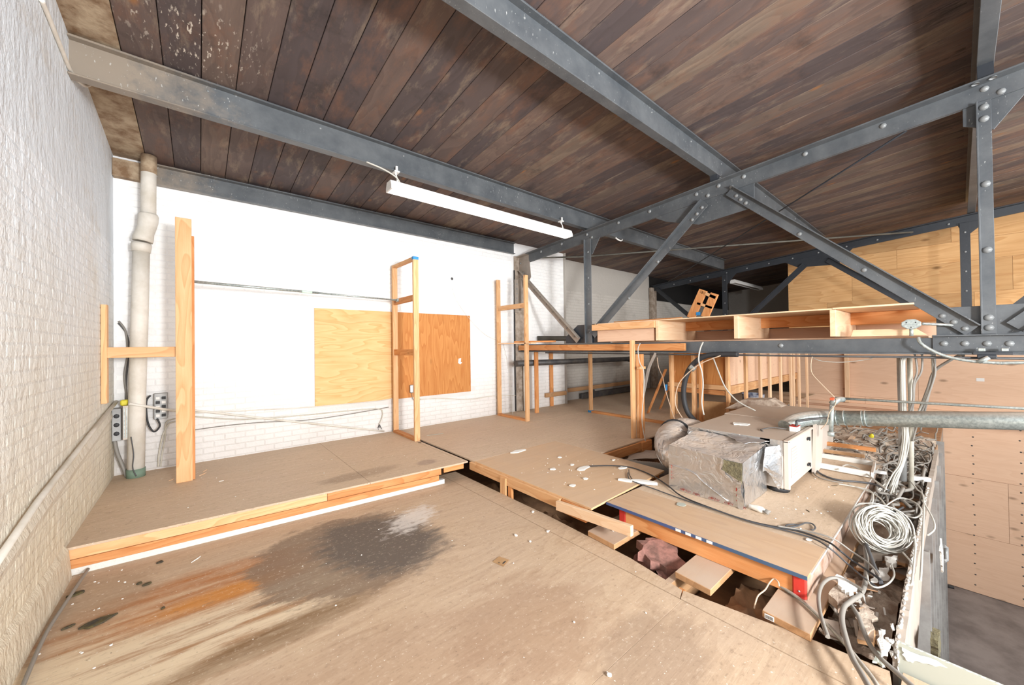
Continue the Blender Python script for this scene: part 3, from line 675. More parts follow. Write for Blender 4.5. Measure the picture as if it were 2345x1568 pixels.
# ================================================================== LIGHT FIXTURES
def strip(x0, x1, y, z, lit, label, w2=.075):
    e = empty('strip_light', ((x0+x1)/2, y, z), label, 'light')
    obj('housing', MB().prism([(x0, y-w2, z+.05), (x0, y-w2*.72, z+.105), (x0, y+w2*.72, z+.105), (x0, y+w2, z+.05)], (x1-x0, 0, 0)), M['white'], e)
    for s in (-1, 1):
        obj('lamp_tube', MB().tube([(x0+.03, y+s*w2*.5, z+.028), (x1-.03, y+s*w2*.5, z+.028)], .02, 10), lit, e)
        obj('end_cap', MB().box(((x0 if s < 0 else x1-.02), y-w2, z), ((x0 if s < 0 else x1-.02)+.02, y+w2, z+.052)), M['white'], e, .004)
        obj('side_rail', MB().box((x0, y+s*w2-.006, z+.0), (x1, y+s*w2+.006, z+.05)), M['white'], e, .003)
    return e
tm, nt, b_ = mat_base('lit_tube', .4); b_.inputs['Emission Color'].default_value = (1, .98, .95, 1); b_.inputs['Emission Strength'].default_value = 22; b_.inputs['Base Color'].default_value = (.9, .9, .9, 1)
e = strip(1.655, 4.71, 4.12, 3.375, tm, 'lit white fluorescent strip light hanging below the roof beam')
for x in (1.76, 4.56):
    obj('chain', MB().tube([(x, 4.12, 3.48), (x, 4.13, 3.55), (x-.01, 4.15, 3.60), (x+.01, 4.16, 3.66)], [.012, .008, .014, .01], 6, sub=2), M['white'], e)
    obj('beam_clip', MB().box((x-.03, 4.12, 3.615), (x+.03, 4.2, 3.635)).box((x-.012, 4.13, 3.635), (x+.012, 4.15, 3.69)), M['white'], e, .003)
obj('light_cord', MB().tube([(1.80, 4.12, 3.48), (1.74, 4.11, 3.545), (1.6, 4.12, 3.60), (1.42, 4.15, 3.64)], .009, 6, sub=5), M['cable_w'], e)
dm = simple('unlit_tube', lin(180, 176, 170), .5)
strip(12.2, 14.6, 4.3, 3.38, dm, 'unlit grey strip light in the dark bay beyond the far truss')
obj('conduit_hook', MB().tube([(6.05, 4.14, 3.62), (6.1, 4.12, 3.585), (6.2, 4.12, 3.58), (6.27, 4.14, 3.62)], .014, 6, sub=3), M['white'], None, label='small white cable loop under the roof beam beyond the truss', cat='cable')
# ================================================================== LEFT WALL ITEMS
e = empty('soil_pipe', (-.53, 5.86, .2), 'cream painted soil pipe rising in the left corner', 'pipe')
obj('upper_pipe', MB().tube([(-.425, 5.86, 3.80), (-.43, 5.86, 3.46), (-.432, 5.86, 3.12)], .066, 20), M['pipe_cream'], e)
obj('soot_band', MB().tube([(-.425, 5.86, 3.80), (-.427, 5.86, 3.60)], .068, 20), M['plaster_end'], e)
obj('fitting', MB().tube([(-.432, 5.86, 3.14), (-.432, 5.86, 3.12), (-.436, 5.86, 3.05), (-.445, 5.86, 2.99), (-.46, 5.86, 2.93), (-.475, 5.86, 2.86), (-.48, 5.86, 2.82)], [.078, .088, .086, .08, .078, .088, .085], 20, sub=1), M['pipe_cream'], e)
obj('collar', MB().tube([(-.488, 5.86, 2.80), (-.49, 5.86, 2.77), (-.492, 5.86, 2.70)], [.082, .086, .078], 20), M['pipe_cream'], e)
obj('lower_pipe', MB().tube([(-.49, 5.86, 2.80), (-.505, 5.86, 2.0), (-.525, 5.86, 1.2), (-.54, 5.86, .26)], .072, 20), M['pipe_cream'], e)
obj('pipe_base', MB().tube([(-.54, 5.86, .30), (-.54, 5.86, .20)], .078, 20), M['green'], e)
e = empty('stud_post', (-.12, 5.28, DZ), 'tall double board post standing on the deck near the left pipe', 'post')
obj('board', MB().box((-.188, 5.26, DZ), (-.056, 5.298, 3.0)), M['studZ'], e, .003)
obj('board', MB().box((-.158, 5.30, DZ), (-.035, 5.338, 2.83)), M['orangeZ'], e, .003)
obj('wall_board', MB().box((XL+.004, 5.30, 1.09), (-.684, 5.39, 2.05)), M['studZ'], None, .003, label='short upright board fixed to the left brick wall', cat='board')
obj('cross_board', MB().box((-.684, 5.30, 1.53), (-.182, 5.338, 1.635)), M['studX'], None, .003, label='short horizontal board between left wall and tall post', cat='board')
q = MB(); q.tube([(XL+.03, 5.97, 1.04), (XL+.032, 4.6, .90), (XL+.03, 3.34, .755), (XL+.03, 2.0, .52)], .017, 8)
obj('wall_conduit', q, M['pipe_cream'], None, label='painted conduit sloping down along the left brick wall', cat='conduit')
obj('wall_ledge', MB().prism([(XL, 5.95, .95), (XL+.014, 5.95, .90), (XL, 5.95, .84)], (0, -4.2, -.47)), M['mortar_l'], None, label='plaster fillet below the conduit on the left wall', cat='ledge')
obj('floor_cable', MB().tube([(-.62, 4.05, .03), (-.64, 3.7, .03), (-.66, 3.3, .03), (-.645, 2.9, .03), (-.63, 2.6, .02), (-.64, 2.2, .02)], .010, 8, sub=6), M['cable_g'], None, label='grey cable lying where the left wall meets the front floor', cat='cable')
obj('wall_cable', MB().tube([at(95, 0, 'x', XL+.012), at(112, 40, 'x', XL+.012), at(140, 110, 'x', XL+.012), at(165, 168, 'x', XL+.012), at(192, 195, 'x', XL+.03), at(208, 192, 'x', XL+.06)], .013, 8, sub=6), M['pipe_cream'], None, label='white cable curving down the top of the left wall', cat='cable')
# electrical boxes in the corner
e = empty('switch_box', (-.66, 5.95, .6), 'open grey switch box with three round holes beside the corner pipe', 'junction box')
obj('box_body', MB().box((-.725, 5.88, .62), (-.655, 6.0, .97)), M['galv_stud'], e, .004)
obj('box_cover', MB().box((-.645, 5.84, .63), (-.58, 5.86, 1.0)).box((-.645, 5.84, .63), (-.635, 5.95, 1.0)), M['cabinet'], e, .003)
for k in range(3): obj('knockout', MB().dome((-.69, 5.879, .70+k*.095), (0, -1, 0), .024, .006), M['black'], e)
for k in range(3): obj('cover_rib', MB().box((-.63+k*.018, 5.835, .65), (-.622+k*.018, 5.84, .98)), M['galv'], e)
obj('yellow_cap', MB().box((-.66, 5.86, 1.0), (-.60, 5.93, 1.06)), M['yellow'], e, .01)
e = empty('fuse_block', (-.34, 5.99, .79), 'small open fuse block on the brick wall left of the tall post', 'junction box')
obj('backplate', MB().box((-.40, 5.96, .80), (-.285, 6.055, 1.10)), M['galv_stud'], e, .004)
for i in range(5):
    for k in range(2): obj('terminal', MB().box((-.385+k*.05, 5.945, .83+i*.05), (-.35+k*.05, 5.962, .862+i*.05)), M['black' if (i+k) % 2 else 'white'], e, .002)
def cab(label, pts, r, mat, sub=6, n=7, name='cable', rib=0, group=None, cat='cable'):
    return obj(name, MB().tube(pts, r, n, sub=sub, rib=rib), M[mat], None, label=label, cat=cat, group=group)
W = lambda px, py, y=6.03: at(px, py, 'y', y)
cab('black cable looping below the fuse block on the wall', [W(345, 905, 5.94), W(335, 920, 5.94), W(338, 965, 5.94), W(352, 988, 5.94), W(366, 975, 5.94), W(360, 958, 5.94)], .009, 'black')
cab('white wire bent down the wall behind the tall post', [W(402, 965), W(385, 972), W(372, 1000), W(364, 1040), W(362, 1068)], .009, 'pvc')
cab('second white wire bent down the wall left of the tall post', [W(402, 958), W(380, 968), W(378, 1000), W(371, 1040), W(368, 1068)], .008, 'pvc')
cab('grey cable bundle dropping from the switch box into the floor gap', [W(262, 1005, 5.93), W(268, 1035, 5.93), W(280, 1065, 5.93), W(292, 1095, 5.9)], .018, 'cable_g')
cab('thin dark wire hanging beside the corner pipe', [W(300, 1000, 5.76), W(306, 1040, 5.76), W(304, 1070, 5.76), W(312, 1090, 5.76)], .005, 'cable_k')
cab('grey cable climbing the corner behind the pipe', [W(272, 735), W(288, 760), W(292, 810), W(285, 860), W(290, 915), W(280, 930)], .010, 'cable_g')
cab('dark cable climbing the corner behind the pipe', [W(270, 740), W(276, 745), W(290, 765), W(296, 800), W(289, 870), W(288, 915)], .007, 'cable_k')
cab('straight painted conduit slanting down along the back wall', [W(295, 924, 5.75), W(400, 940, 5.95), W(440, 939), W(655, 963), W(880, 987)], .014, 'pipe_cream', sub=3)
cab('painted cable running below the light plywood panel', [W(440, 945), W(520, 942), W(600, 938), W(720, 931), W(860, 918), W(900, 912)], .007, 'pipe_cream')
cab('painted cable ending in a frayed tip low on the back wall', [W(440, 953), W(560, 960), W(700, 950), W(800, 940), W(866, 936), W(876, 944), W(874, 958), W(868, 972)], .008, 'pvc')
cab('lowest painted cable sagging along the back wall', [W(440, 985), W(520, 974), W(610, 966), W(700, 962), W(800, 948), W(890, 932)], .006, 'cable_g')
cab('painted cable along the wall between the two closet frames', [W(962, 914), W(1010, 912), W(1080, 914), W(1130, 906), W(1190, 905)], .009, 'pipe_cream')
cab('fine painted wire down the wall below the round vent', [W(1035, 660), W(1047, 690), W(1075, 730), W(1110, 765), W(1140, 780)], .003, 'pipe_cream')
q = MB()
rnd = random.Random(4); c = W(869, 970)
for k in range(9): q.tube([c, c+Vector((rnd.uniform(-.04, .04), -.01, -rnd.uniform(.05, .1)))], .003, 4)
tag(obj('wire_ends', q, M['cable_k']), 'frayed dark wire ends low on the back wall', 'wire')
e = empty('round_vent', W(1035, 638, 6.04), 'small round metal pipe end high on the white wall', 'vent')
obj('ring', MB().dome(W(1035, 638, 6.053), (0, -1, 0), .055, .012, 14), M['brick_b'], e); obj('pipe_end', MB().dome(W(1035, 638, 6.045), (0, -1, 0), .028, .012, 10), M['pipe_dark'], e)
# closet rod and frames
e = empty('closet_rod', (1.1, 5.4, 2.28), 'chrome closet rod spanning from the tall post to the closet frame', 'rod')
pa, pb = Vector((-.05, 5.36, 2.345)), Vector((2.40, 5.63, 2.335))
mid = pa.lerp(pb, .52)
obj('rod', MB().tube([pa, mid], .016, 10), M['galv'], e); obj('inner_rod', MB().tube([mid, pb], .013, 10), M['galv'], e)
obj('rod_sleeve', MB().tube([pa.lerp(pb, .44), pa.lerp(pb, .49)], .0175, 10), simple('green_label', lin(205, 226, 210), .5), e)
obj('flange_end', MB().tube([pb-Vector((.03, 0, 0)), pb], .028, 10), M['galv'], e)
def closet(x0, x1, y0, y1, ztop_f, ztop_b, label, head, blocks):
    e = empty('partition_frame', ((x0+x1)/2, (y0+y1)/2, DZ), label, 'frame')
    obj('stud', MB().box((x0, y0, DZ), (x1, y0+.04, ztop_f)), M['studZ'], e, .003)
    obj('stud', MB().box((x0, y1-.04, DZ+.04), (x1, y1, ztop_b)), M['studZ'], e, .003)
    obj('sole_plate', MB().box((x0, y0+.041, DZ), (x1, y1, DZ+.038)), M['orangeY'], e, .003)
    if head: obj('header', MB().box((x0, y0, ztop_f+.001), (x1, y1, ztop_f+.039)), M['studY'], e, .003); obj('tape', MB().box((x0-.002, y0-.002, ztop_f-.002), (x1+.002, y0+.05, ztop_f+.042)), M['tape'], e)
    for z0, z1, xa, xb, mt in blocks: obj('blocking', MB().box((xa, y0+.041, z0), (xb, y1-.041, z1)), M[mt], e, .003)
    return e
closet(2.432, 2.515, 5.155, 5.97, 2.90, 2.90, 'tall stud frame with blue tape on top by the varnished panel', True, [(2.29, 2.38, 2.445, 2.483, 'orangeY'), (1.475, 1.565, 2.445, 2.483, 'orangeY')])
closet(4.59, 4.675, 5.10, 5.97, 2.90, 2.93, 'open topped stud frame standing beside the riveted column', False, [(2.30, 2.39, 4.60, 4.638, 'studY')])
e = empty('shelf', (4.8, 5.5, 1.64), 'small board shelf across the second closet frame', 'shelf')
obj('board', MB().box((4.59, 4.95, 1.635), (4.72, 5.93, 1.655)), M['paleY'], e, .002)
obj('loose_board', MB().prism([(4.66, 5.5, 1.657), (4.95, 4.75, 1.657), (5.1, 4.82, 1.657), (4.82, 5.7, 1.657)], (0, 0, .03)), M['orangeY'], e, .002)
# plywood panels on the wall
obj('plywood_panel', MB().box((1.297, YB-.016, .745), (2.50, YB-.001, 2.19)), M['plyX'], None, .001, label='light plywood sheet fixed flat on the white wall', cat='panel')
e = empty('plywood_panel', (3.28, YB, .735), 'varnished orange plywood sheet on the wall right of the closet frame', 'panel')
obj('sheet', MB().box((2.54, YB-.014, .735), (2.92, YB-.001, 2.19)), M['plyZ'], e, .001)
obj('sheet', MB().box((2.925, YB-.016, .735), (4.01, YB-.001, 2.19)), M['plyZ'], e, .001)
rnd = random.Random(2)
obj('paint_smear', MB().prism([W(1052+a, 826+b, YB-.018) for a, b in ((-2, -5), (4, -6), (3, 2), (6, 4), (2, 8), (-3, 5))], (0, -.002, 0)), M['white'], e)
e = empty('wall_outlet', W(943, 890, 6.04), 'small metal outlet box at the foot of the varnished panel', 'outlet')
obj('box', MB().box(W(938, 899, 6.045), W(947, 881, 6.0)), M['galv_stud'], e, .003); obj('cover', MB().box(W(939.5, 898, 5.998), W(945.5, 882, 5.993)), M['white'], e, .002)
obj('whip', MB().tube([W(943, 899, 6.02), W(945, 912, 6.03), W(952, 920, 6.03)], .005, 5, sub=3), M['cable_g'], e)
# ================================================================== STUDS BEYOND
obj('lumber_board', MB().box((X1-.09, 5.98, 1.50), (X1-.045, 2.45, 1.605)), M['orangeY'], None, .003, label='long orange board clamped along the bottom of the near truss', cat='board')
e = empty('stud_wall', (6.2, 4.4, DZ), 'low wall frame with blue tape behind the near truss', 'frame')
obj('stud', MB().box((6.16, 4.88, DZ), (6.25, 4.92, 1.47)), M['studZ'], e, .003)
obj('stud', MB().box((6.16, 6.0, DZ), (6.25, 6.04, 1.47)), M['orangeZ'], e, .003)
obj('sole_plate', MB().box((6.16, 3.3, DZ), (6.25, 4.879, DZ+.04)), M['orangeY'], e, .003)
obj('tape', MB().box((6.155, 4.86, DZ), (6.255, 4.94, DZ+.045)), M['tape'], e)
for px, w2, y, mt, lb in ((1230, .06, 5.6, 'orangeZ', 'orange stud standing between the column and the closet frame'),):
    a = at(px, 900, 'y', y); obj('stud', MB().box((a.x-.04, y, DZ), (a.x+.05, y+.04, 1.49)), M[mt], None, .003, label=lb, cat='stud')
e = empty('stud_post', (5.0, 3.08, DZ), 'doubled stud post in front of the near truss beside the foil duct', 'post')
obj('stud', MB().box((4.90, 3.10, DZ), (4.985, 3.14, 1.66)), M['studZ'], e, .003)
obj('stud', MB().box((5.00, 3.02, DZ-.12), (5.085, 3.06, 1.45)), M['orangeZ'], e, .003)
obj('nailer', MB().box((4.99, 3.061, DZ), (5.03, 3.10, 1.45)), M['studZ'], e, .003)
obj('blocking', MB().box((4.93, 3.0, 1.23), (5.10, 3.04, 1.27)), M['studX'], e, .003)
obj('base_block', MB().box((4.86, 2.93, .04), (5.12, 3.0, .19)), M['orangeX'], e, .003)
e = empty('stud_wall', (6.16, 2.95, DZ), 'short wall frame of studs left of the plywood soffit box', 'frame')
for y, x0, x1, mt in ((3.13, 6.13, 6.22, 'studZ'), (2.76, 6.13, 6.24, 'studZ'), (2.66, 6.16, 6.25, 'orangeZ')):
    obj('stud', MB().box((x0, y, -.02), (x1, y+.04, 1.47)), M[mt], e, .003)
obj('top_plate', MB().box((6.13, 2.65, 1.471), (6.25, 3.2, 1.51)), M['studY'], e, .003)
e = empty('stud_wall', (8.3, 2.4, -.02), 'row of pale studs in front of the plywood soffit box', 'frame')
for px, w2 in ((1670, .055), (1710.5, .055), (1743.5, .045), (1765, .045), (1790, .045), (1813, .03), (1819, .03), (1832, .045), (1850, .045)):
    a = at(px, 850, 'y', 2.4); obj('stud', MB().box((a.x-.045, 2.4, -.02), (a.x+.045, 2.44, 1.47)), M['paleZ' if px > 1720 else 'studZ'], e, .003)
obj('top_plate', MB().box((6.4, 2.39, 1.471), (11.5, 2.46, 1.51)), M['paleX'], e, .003)
a = at(1940, 870, 'x', 12.62); obj('stud', MB().box((12.58, a.y-.045, .06), (12.66, a.y+.045, 1.6)), M['paleZ'], None, .003, label='single pale stud against the pink plywood wall', cat='stud')
# soffit box
e = empty('soffit_box', (9, 3.1, .67), 'large plywood soffit box hung behind the stud row', 'box')
x0, y0, z0 = 7.2, 2.663, .67
obj('side_panel', MB().box((x0+.02, y0, z0+.16), (11.9, y0+.015, 1.46)), M['pinkply'], e, .001)
obj('side_rail', MB().box((x0, y0-.02, z0), (11.9, y0+.02, z0+.155)), M['studX'], e, .003)
obj('end_panel', MB().box((x0+.04, y0+.04, z0+.16), (x0+.055, 3.75, 1.46)), M['plyZ'], e, .001)
obj('end_rail', MB().box((x0-.02, y0+.02, z0+.085), (x0+.03, 3.75, z0+.17)), M['studY'], e, .003)
obj('end_rail', MB().box((x0, y0+.02, z0-.01), (x0+.03, 3.75, z0+.075)), M['orangeY'], e, .003)
obj('corner_stud', MB().box((x0-.02, y0-.02, z0-.02), (x0+.02, y0+.02, 1.46)), M['studZ'], e, .003)
obj('soffit_deck', MB().box((x0, y0, 1.461), (11.9, 3.75, 1.475)), M['pinkply'], e, .001)
obj('soffit_bottom', MB().box((x0+.03, y0+.02, z0+.005), (11.9, 3.75, z0+.02)), M['pinkply'], e, .001)
obj('soffit_leg', MB().box((7.25, 3.62, .21), (7.33, 3.70, z0-.02)), M['studZ'], e, .003); obj('soffit_leg', MB().box((11.7, 2.68, .21), (11.78, 2.76, z0-.02)), M['studZ'], e, .003)
# dark iron pipes behind the truss
e = empty('iron_pipe', (7.5, 5.7, 1.2), 'thick dark iron pipe running behind the low stud wall', 'pipe')
obj('pipe', MB().tube([(4.9, 5.75, 1.24), (9.2, 5.75, 1.20)], .062, 14), M['pipe_dark'], e)
obj('coupling', MB().tube([(9.0, 5.75, 1.2), (9.2, 5.75, 1.2), (9.2, 5.75, 1.2), (9.45, 5.75, 1.2)], [.08, .08, .09, .09], 14), M['galv'], e)
obj('pipe_elbow', MB().tube([(8.9, 5.75, 1.2), (8.9, 5.6, 1.1), (8.9, 5.6, .4)], .07, 12, sub=4), M['pipe_dark'], e)
obj('pipe_stub', MB().tube([(5.80, 6.04, 1.755), (6.36, 5.50, 1.745)], [.058, .056], 14), M['brownpipe'], None, label='short olive pipe stub sticking out below the truss diagonal', cat='pipe')
e = empty('wall_ledger', (8, 6.1, .5), 'rough timber ledger low on the recessed brick wall', 'board')
obj('ledger', MB().box((6.0, 5.98, .42), (6.68, 6.055, .52)), M['dustyX'], e, .01); obj('ledger', MB().box((6.74, 6.26, .42), (10.6, 6.352, .52)), M['dustyX'], e, .01)
obj('low_rail', MB().box((7.5, 6.2, .22), (10.5, 6.26, .36)).box((7.9, 6.18, .21), (8.0, 6.28, .42)), M['pipe_dark'], e, .004)
# leaning dark boards and old strip
e = empty('leaning_board', (6.7, 3.7, .21), 'pair of orange boards leaning behind the doubled stud post', 'board')
obj('board', MB().bar(at(1484, 945, 'z', .215), at(1525, 845, 'x', 6.9), .02, .09, (1, 0, .2)), M['orangeZ'], e, .002)
obj('board', MB().bar(at(1512, 935, 'z', .215), at(1545, 850, 'x', 7.1), .02, .08, (1, 0, .2)), M['orangeZ'], e, .002)
obj('tape', MB().box(at(1522, 894, 'x', 6.6), at(1528, 880, 'x', 6.66)), M['tape'], e)
obj('trim_strip', MB().tube([at(1502, 808, 'x', 5.2), at(1487, 840, 'x', 5.18), at(1478, 880, 'x', 5.16), at(1468, 930, 'x', 5.14)], .022, 4, sub=4, smooth=False), M['pale_lead'], None, label='bent grey metal strip hanging from the truss by the stud post', cat='strip')
# ================================================================== FLOOR FRAME ON THE TRUSS
e = empty('floor_frame', (5.9, 2.1, 1.65), 'unfinished plywood topped frame resting on the near truss bottom', 'frame')
obj('top_sheet', MB().box((5.20, .87, 1.943), (6.5, 4.0, 1.958)), M['paleY'], e, .001)
obj('top_sheet', MB().box((5.20, .27, 1.945), (6.5, .866, 1.962)), M['paleY'], e, .001)
obj('rim_board', MB().box((5.165, 2.89, 1.84), (5.20, 4.04, 1.942)), M['studY'], e, .002)
obj('rim_block', MB().box((5.23, 2.93, 1.648), (5.262, 3.97, 1.84)), M['pinkply'], e, .002)
for y, mt in ((2.86, 'paleX'), (1.80, 'paleX'), (.86, 'paleX')):
    obj('joist', MB().box((5.20, y-.02, 1.655 if y < 2.5 else 1.65), (6.4, y+.03, 1.942)), M[mt], e, .003)
obj('joist', MB().box((5.235, 3.03, 1.65), (6.4, 3.07, 1.942)), M['studX'], e, .003); obj('joist', MB().box((5.235, 3.93, 1.65), (6.4, 3.97, 1.942)), M['studX'], e, .003)
obj('back_board', MB().box((6.05, .1, 1.80), (6.09, 4.0, 1.942)), M['orangeY'], e, .003)
obj('back_board', MB().box((6.38, .0, 1.80), (6.42, .86, 1.90)), M['studY'], e, .003); obj('lower_sheet', MB().box((5.7, .2, 1.63), (6.4, 4.0, 1.646)), M['pinkply'], e, .001)
obj('back_board', MB().box((6.43, .05, 1.648), (6.46, 4.0, 1.80)), M['pinkply'], e, .001)
obj('loose_block', MB().prism([(5.31, .74, 1.65), (5.31, .19, 1.65), (5.31, .27, 1.72), (5.31, .72, 1.72)], (.09, 0, 0)), M['paleY'], None, .003, label='short pale offcut lying on the truss in front of the frame', cat='block')
e = empty('octagon_box', at(2087, 760, 'x', 5.2), 'round metal electrical box on a stem above the truss', 'junction box')
c = at(2087, 742, 'x', 5.23); q = MB(); n8 = []
for k in range(8):
    t = math.pi/8+k*math.pi/4; n8.append((c.x, c.y+.07*math.cos(t), c.z+.05*math.sin(t)))
obj('box', q.prism(n8, (-.04, 0, 0)), M['galv'], e, .004); obj('stem', MB().tube([(c.x-.02, c.y, c.z-.04), (c.x-.02, c.y, 1.645)], .014, 8), M['galv'], e)
obj('flex_whip', MB().tube([(c.x-.02, c.y-.07, c.z), (c.x, c.y-.16, c.z-.01), (c.x+.03, c.y-.3, c.z-.03)], .012, 6, sub=6, rib=.2), M['galv'], e)
for a, b in ((-.03, .015), (.03, .015), (0, -.03)): obj('screw', MB().dome((c.x-.04, c.y+a, c.z+b), (-1, 0, 0), .006), M['black'], e)
# pallet leaning above
e = empty('pallet', (6.4, 2.9, 1.96), 'small wooden pallet leaning upright on the plywood topped frame', 'pallet')
XP = 6.3
def pb(name, p, q_, wd, mt='orangeZ'):
    a = at(*p, 'x', XP); b = at(*q_, 'x', XP); obj(name, MB().bar(a, b, .04, wd, Vector((1, 0, 0)).cross(b-a)), M[mt], e, .003)
pb('side_board', (1582, 728), (1611, 664), .13); pb('side_board', (1614, 726), (1637, 672), .12)
pb('slat', (1597, 694), (1632, 705), .04, 'studY'); pb('slat', (1604, 667), (1640, 682), .05, 'studY')
obj('tape', MB().box(at(1596, 722, 'x', XP), at(1602, 714, 'x', XP-.03)), M['tape'], e)
obj('crate_board', MB().box((6.25, 3.0, 1.96), (6.29, 4.35, 2.05)), M['orangeY'], None, .003, label='low orange board lying behind the left end of the plywood frame', cat='board')
# ================================================================== PLATFORM
PZ = .2
e = empty('platform', (4.5, 1.3, .045), 'low wooden platform with blue front edge carrying the furnace', 'platform')
obj('top_board', MB().box((2.77, .60, PZ-.016), (3.24, 2.03, PZ+.002)), M['stage'], e, .001)
obj('top_board', MB().box((3.243, .60, PZ-.016), (5.75, 2.03, PZ)), M['deck'], e, .001)
obj('front_rim', MB().box((2.80, .68, .046), (2.84, 1.86, PZ-.017)), M['orangeY'], e, .003)
obj('side_rim', MB().box((2.80, .605, .046), (5.75, .645, PZ-.017)), M['sidepaint'], e, .002)
obj('back_rim', MB().box((2.95, 1.98, .046), (5.75, 2.02, PZ-.017)), M['studX'], e, .002)
obj('corner_block', MB().box((2.785, .61, .046), (2.845, .68, PZ-.017)), M['red'], e, .008)
obj('corner_block', MB().box((2.795, 1.86, .046), (2.845, 1.92, PZ-.017)), M['red'], e, .004)
obj('edge_strip', MB().box((2.764, .60, PZ-.018), (2.7695, 2.03, PZ+.004)), M['blue'], e)
for k in range(4): obj('edge_mark', MB().box((2.762, 1.36-k*.075, PZ-.016), (2.7638, 1.40-k*.075, PZ+.003)), M['white'], e)
obj('edge_paint', MB().box((2.84, .593, PZ-.012), (5.75, .5995, PZ+.001)), M['trim_w'], e)
obj('corner_screw', MB().dome((2.784, .645, .09), (-1, 0, 0), .006), M['galv'], e)
def plank(x0, x1, y0, y1, label, sk=0., z=.002, t=.042, mt='dustyX'):
    return obj('plank', MB().prism([(x0, y0, z), (x1, y0+sk, z), (x1, y1+sk, z), (x0+.02, y1, z)], (0, 0, t)), M[mt], None, .003, label=label, cat='plank')
plank(2.47, 3.0, 1.745, 2.02, 'short dusty plank bridging the gap under the loose board end')
plank(2.47, 3.2, 1.03, 1.27, 'middle dusty plank bridging the gap below the platform front')
p3 = plank(2.49, 5.9, .53, .76, 'long dusty plank under the right edge of the platform, barcode sticker on its end')
o = obj('sticker', MB().box((2.5, .70, .010), (2.503, .745, .036)), M['white'], p3, org=ORG[p3.name])
for k in range(7): obj('barcode_bar', MB().box((2.499, .704+k*.0055, .014), (2.5, .7065+k*.0055, .032)), M['black'], o)
o = obj('lumber_board', MB().prism([(2.475, 2.37, .105), (2.475, 1.60, .155), (2.475, 1.60, .235), (2.475, 2.37, .187)], (.038, 0, 0)), M['paleY'], None, .003, label='loose pale board leaning along the deck edge over the gap', cat='board')
obj('lumber_board', MB().prism([(2.52, 2.1, .10), (2.53, 1.70, .125), (2.53, 1.70, .2), (2.52, 2.1, .187)], (.035, 0, 0)), M['studY'], None, .003, label='second board tucked behind the loose pale board', cat='board')
# ================================================================== FURNACE AND DUCTS
def crumple(pts_fn, nu, nv, amp, rnd, name, mat, parent, edge=True):
    q = MB(); vs = []
    for j in range(nv+1):
        for i in range(nu+1):
            P, n = pts_fn(i/nu, j/nv); k = amp if (0 < i < nu and 0 < j < nv) else amp*.5
            vs.append(P+n*rnd.uniform(-k, k))
    fs = [(j*(nu+1)+i, j*(nu+1)+i+1, (j+1)*(nu+1)+i+1, (j+1)*(nu+1)+i) for j in range(nv) for i in range(nu)]
    q.add(vs, fs, True); return obj(name, q, mat, parent)
e = empty('furnace', (4.6, 1.4, .2), 'dusty cream furnace cabinet lying on its side on the platform', 'furnace')
fx0, fx1, fy0, fy1, fz0, fz1 = 4.13, 5.22, 1.06, 1.93, .245, .69
obj('cabinet', MB().box((fx0, fy0, fz0), (fx1, fy1, fz1)), M['cabinet'], e, .006)
obj('door_panel', MB().box((fx0+.03, fy0-.035, fz0+.01), (fx1-.02, fy0-.001, fz1-.02)), M['cabinet'], e, .006)
obj('edge_trim', MB().box((fx0-.002, fy0-.05, fz0+.0), (fx0+.028, fy0-.001, fz1+.004)), M['cabinet'], e, .008)
obj('edge_trim', MB().box((fx0-.002, fy0-.05, fz1-.02), (fx1, fy0-.001, fz1+.006)), M['cabinet'], e, .008)
lv = obj('louver_panel', MB().box((4.24, fy0-.040, .33), (4.42, fy0-.0355, .60)), M['cabinet'], e, .001)
for k in range(9): obj('louver', MB().box((4.245, fy0-.046, .345+k*.028), (4.415, fy0-.040, .352+k*.028)), M['pipe_cream'], lv)
for z in (.335, .60): obj('latch', MB().box((4.80, fy0-.05, z-.012), (4.87, fy0-.036, z+.012)).box((4.825, fy0-.06, z-.02), (4.845, fy0-.05, z+.02)), M['black'], e, .003)
obj('foot', MB().tube([(4.23, 1.12, PZ+.001), (4.23, 1.12, .244)], .085, 16), M['black'], e)
obj('foot', MB().tube([(5.1, 1.12, PZ+.001), (5.1, 1.12, .244)], .085, 16), M['black'], e); obj('foot', MB().tube([(4.3, 1.8, PZ+.001), (4.3, 1.8, .244)], .085, 16), M['black'], e)
rnd = random.Random(11)
obj('foil_band', MB().box((fx0-.004, fy0+.10, fz1-.045), (fx0-.0005, fy1, fz1-.0)).box((fx0-.004, fy0+.0, fz1-.14), (fx0-.0005, fy0+.18, fz1+.001)), M['foil_b'], e)
crumple(lambda u, v: (Vector((fx0-.03+.055*v, fy1-(fy1-fy0-.2)*u, fz1-.075+.07*v)), Vector((.5, 0, 1))), 26, 4, .012, rnd, 'foil_seam', M['foil_b'], e)
obj('rear_box', MB().box((5.24, 1.10, PZ+.002), (6.5, 1.98, .69)), M['cabinet'], None, .01, label='second dusty cabinet section behind the furnace', cat='cabinet')
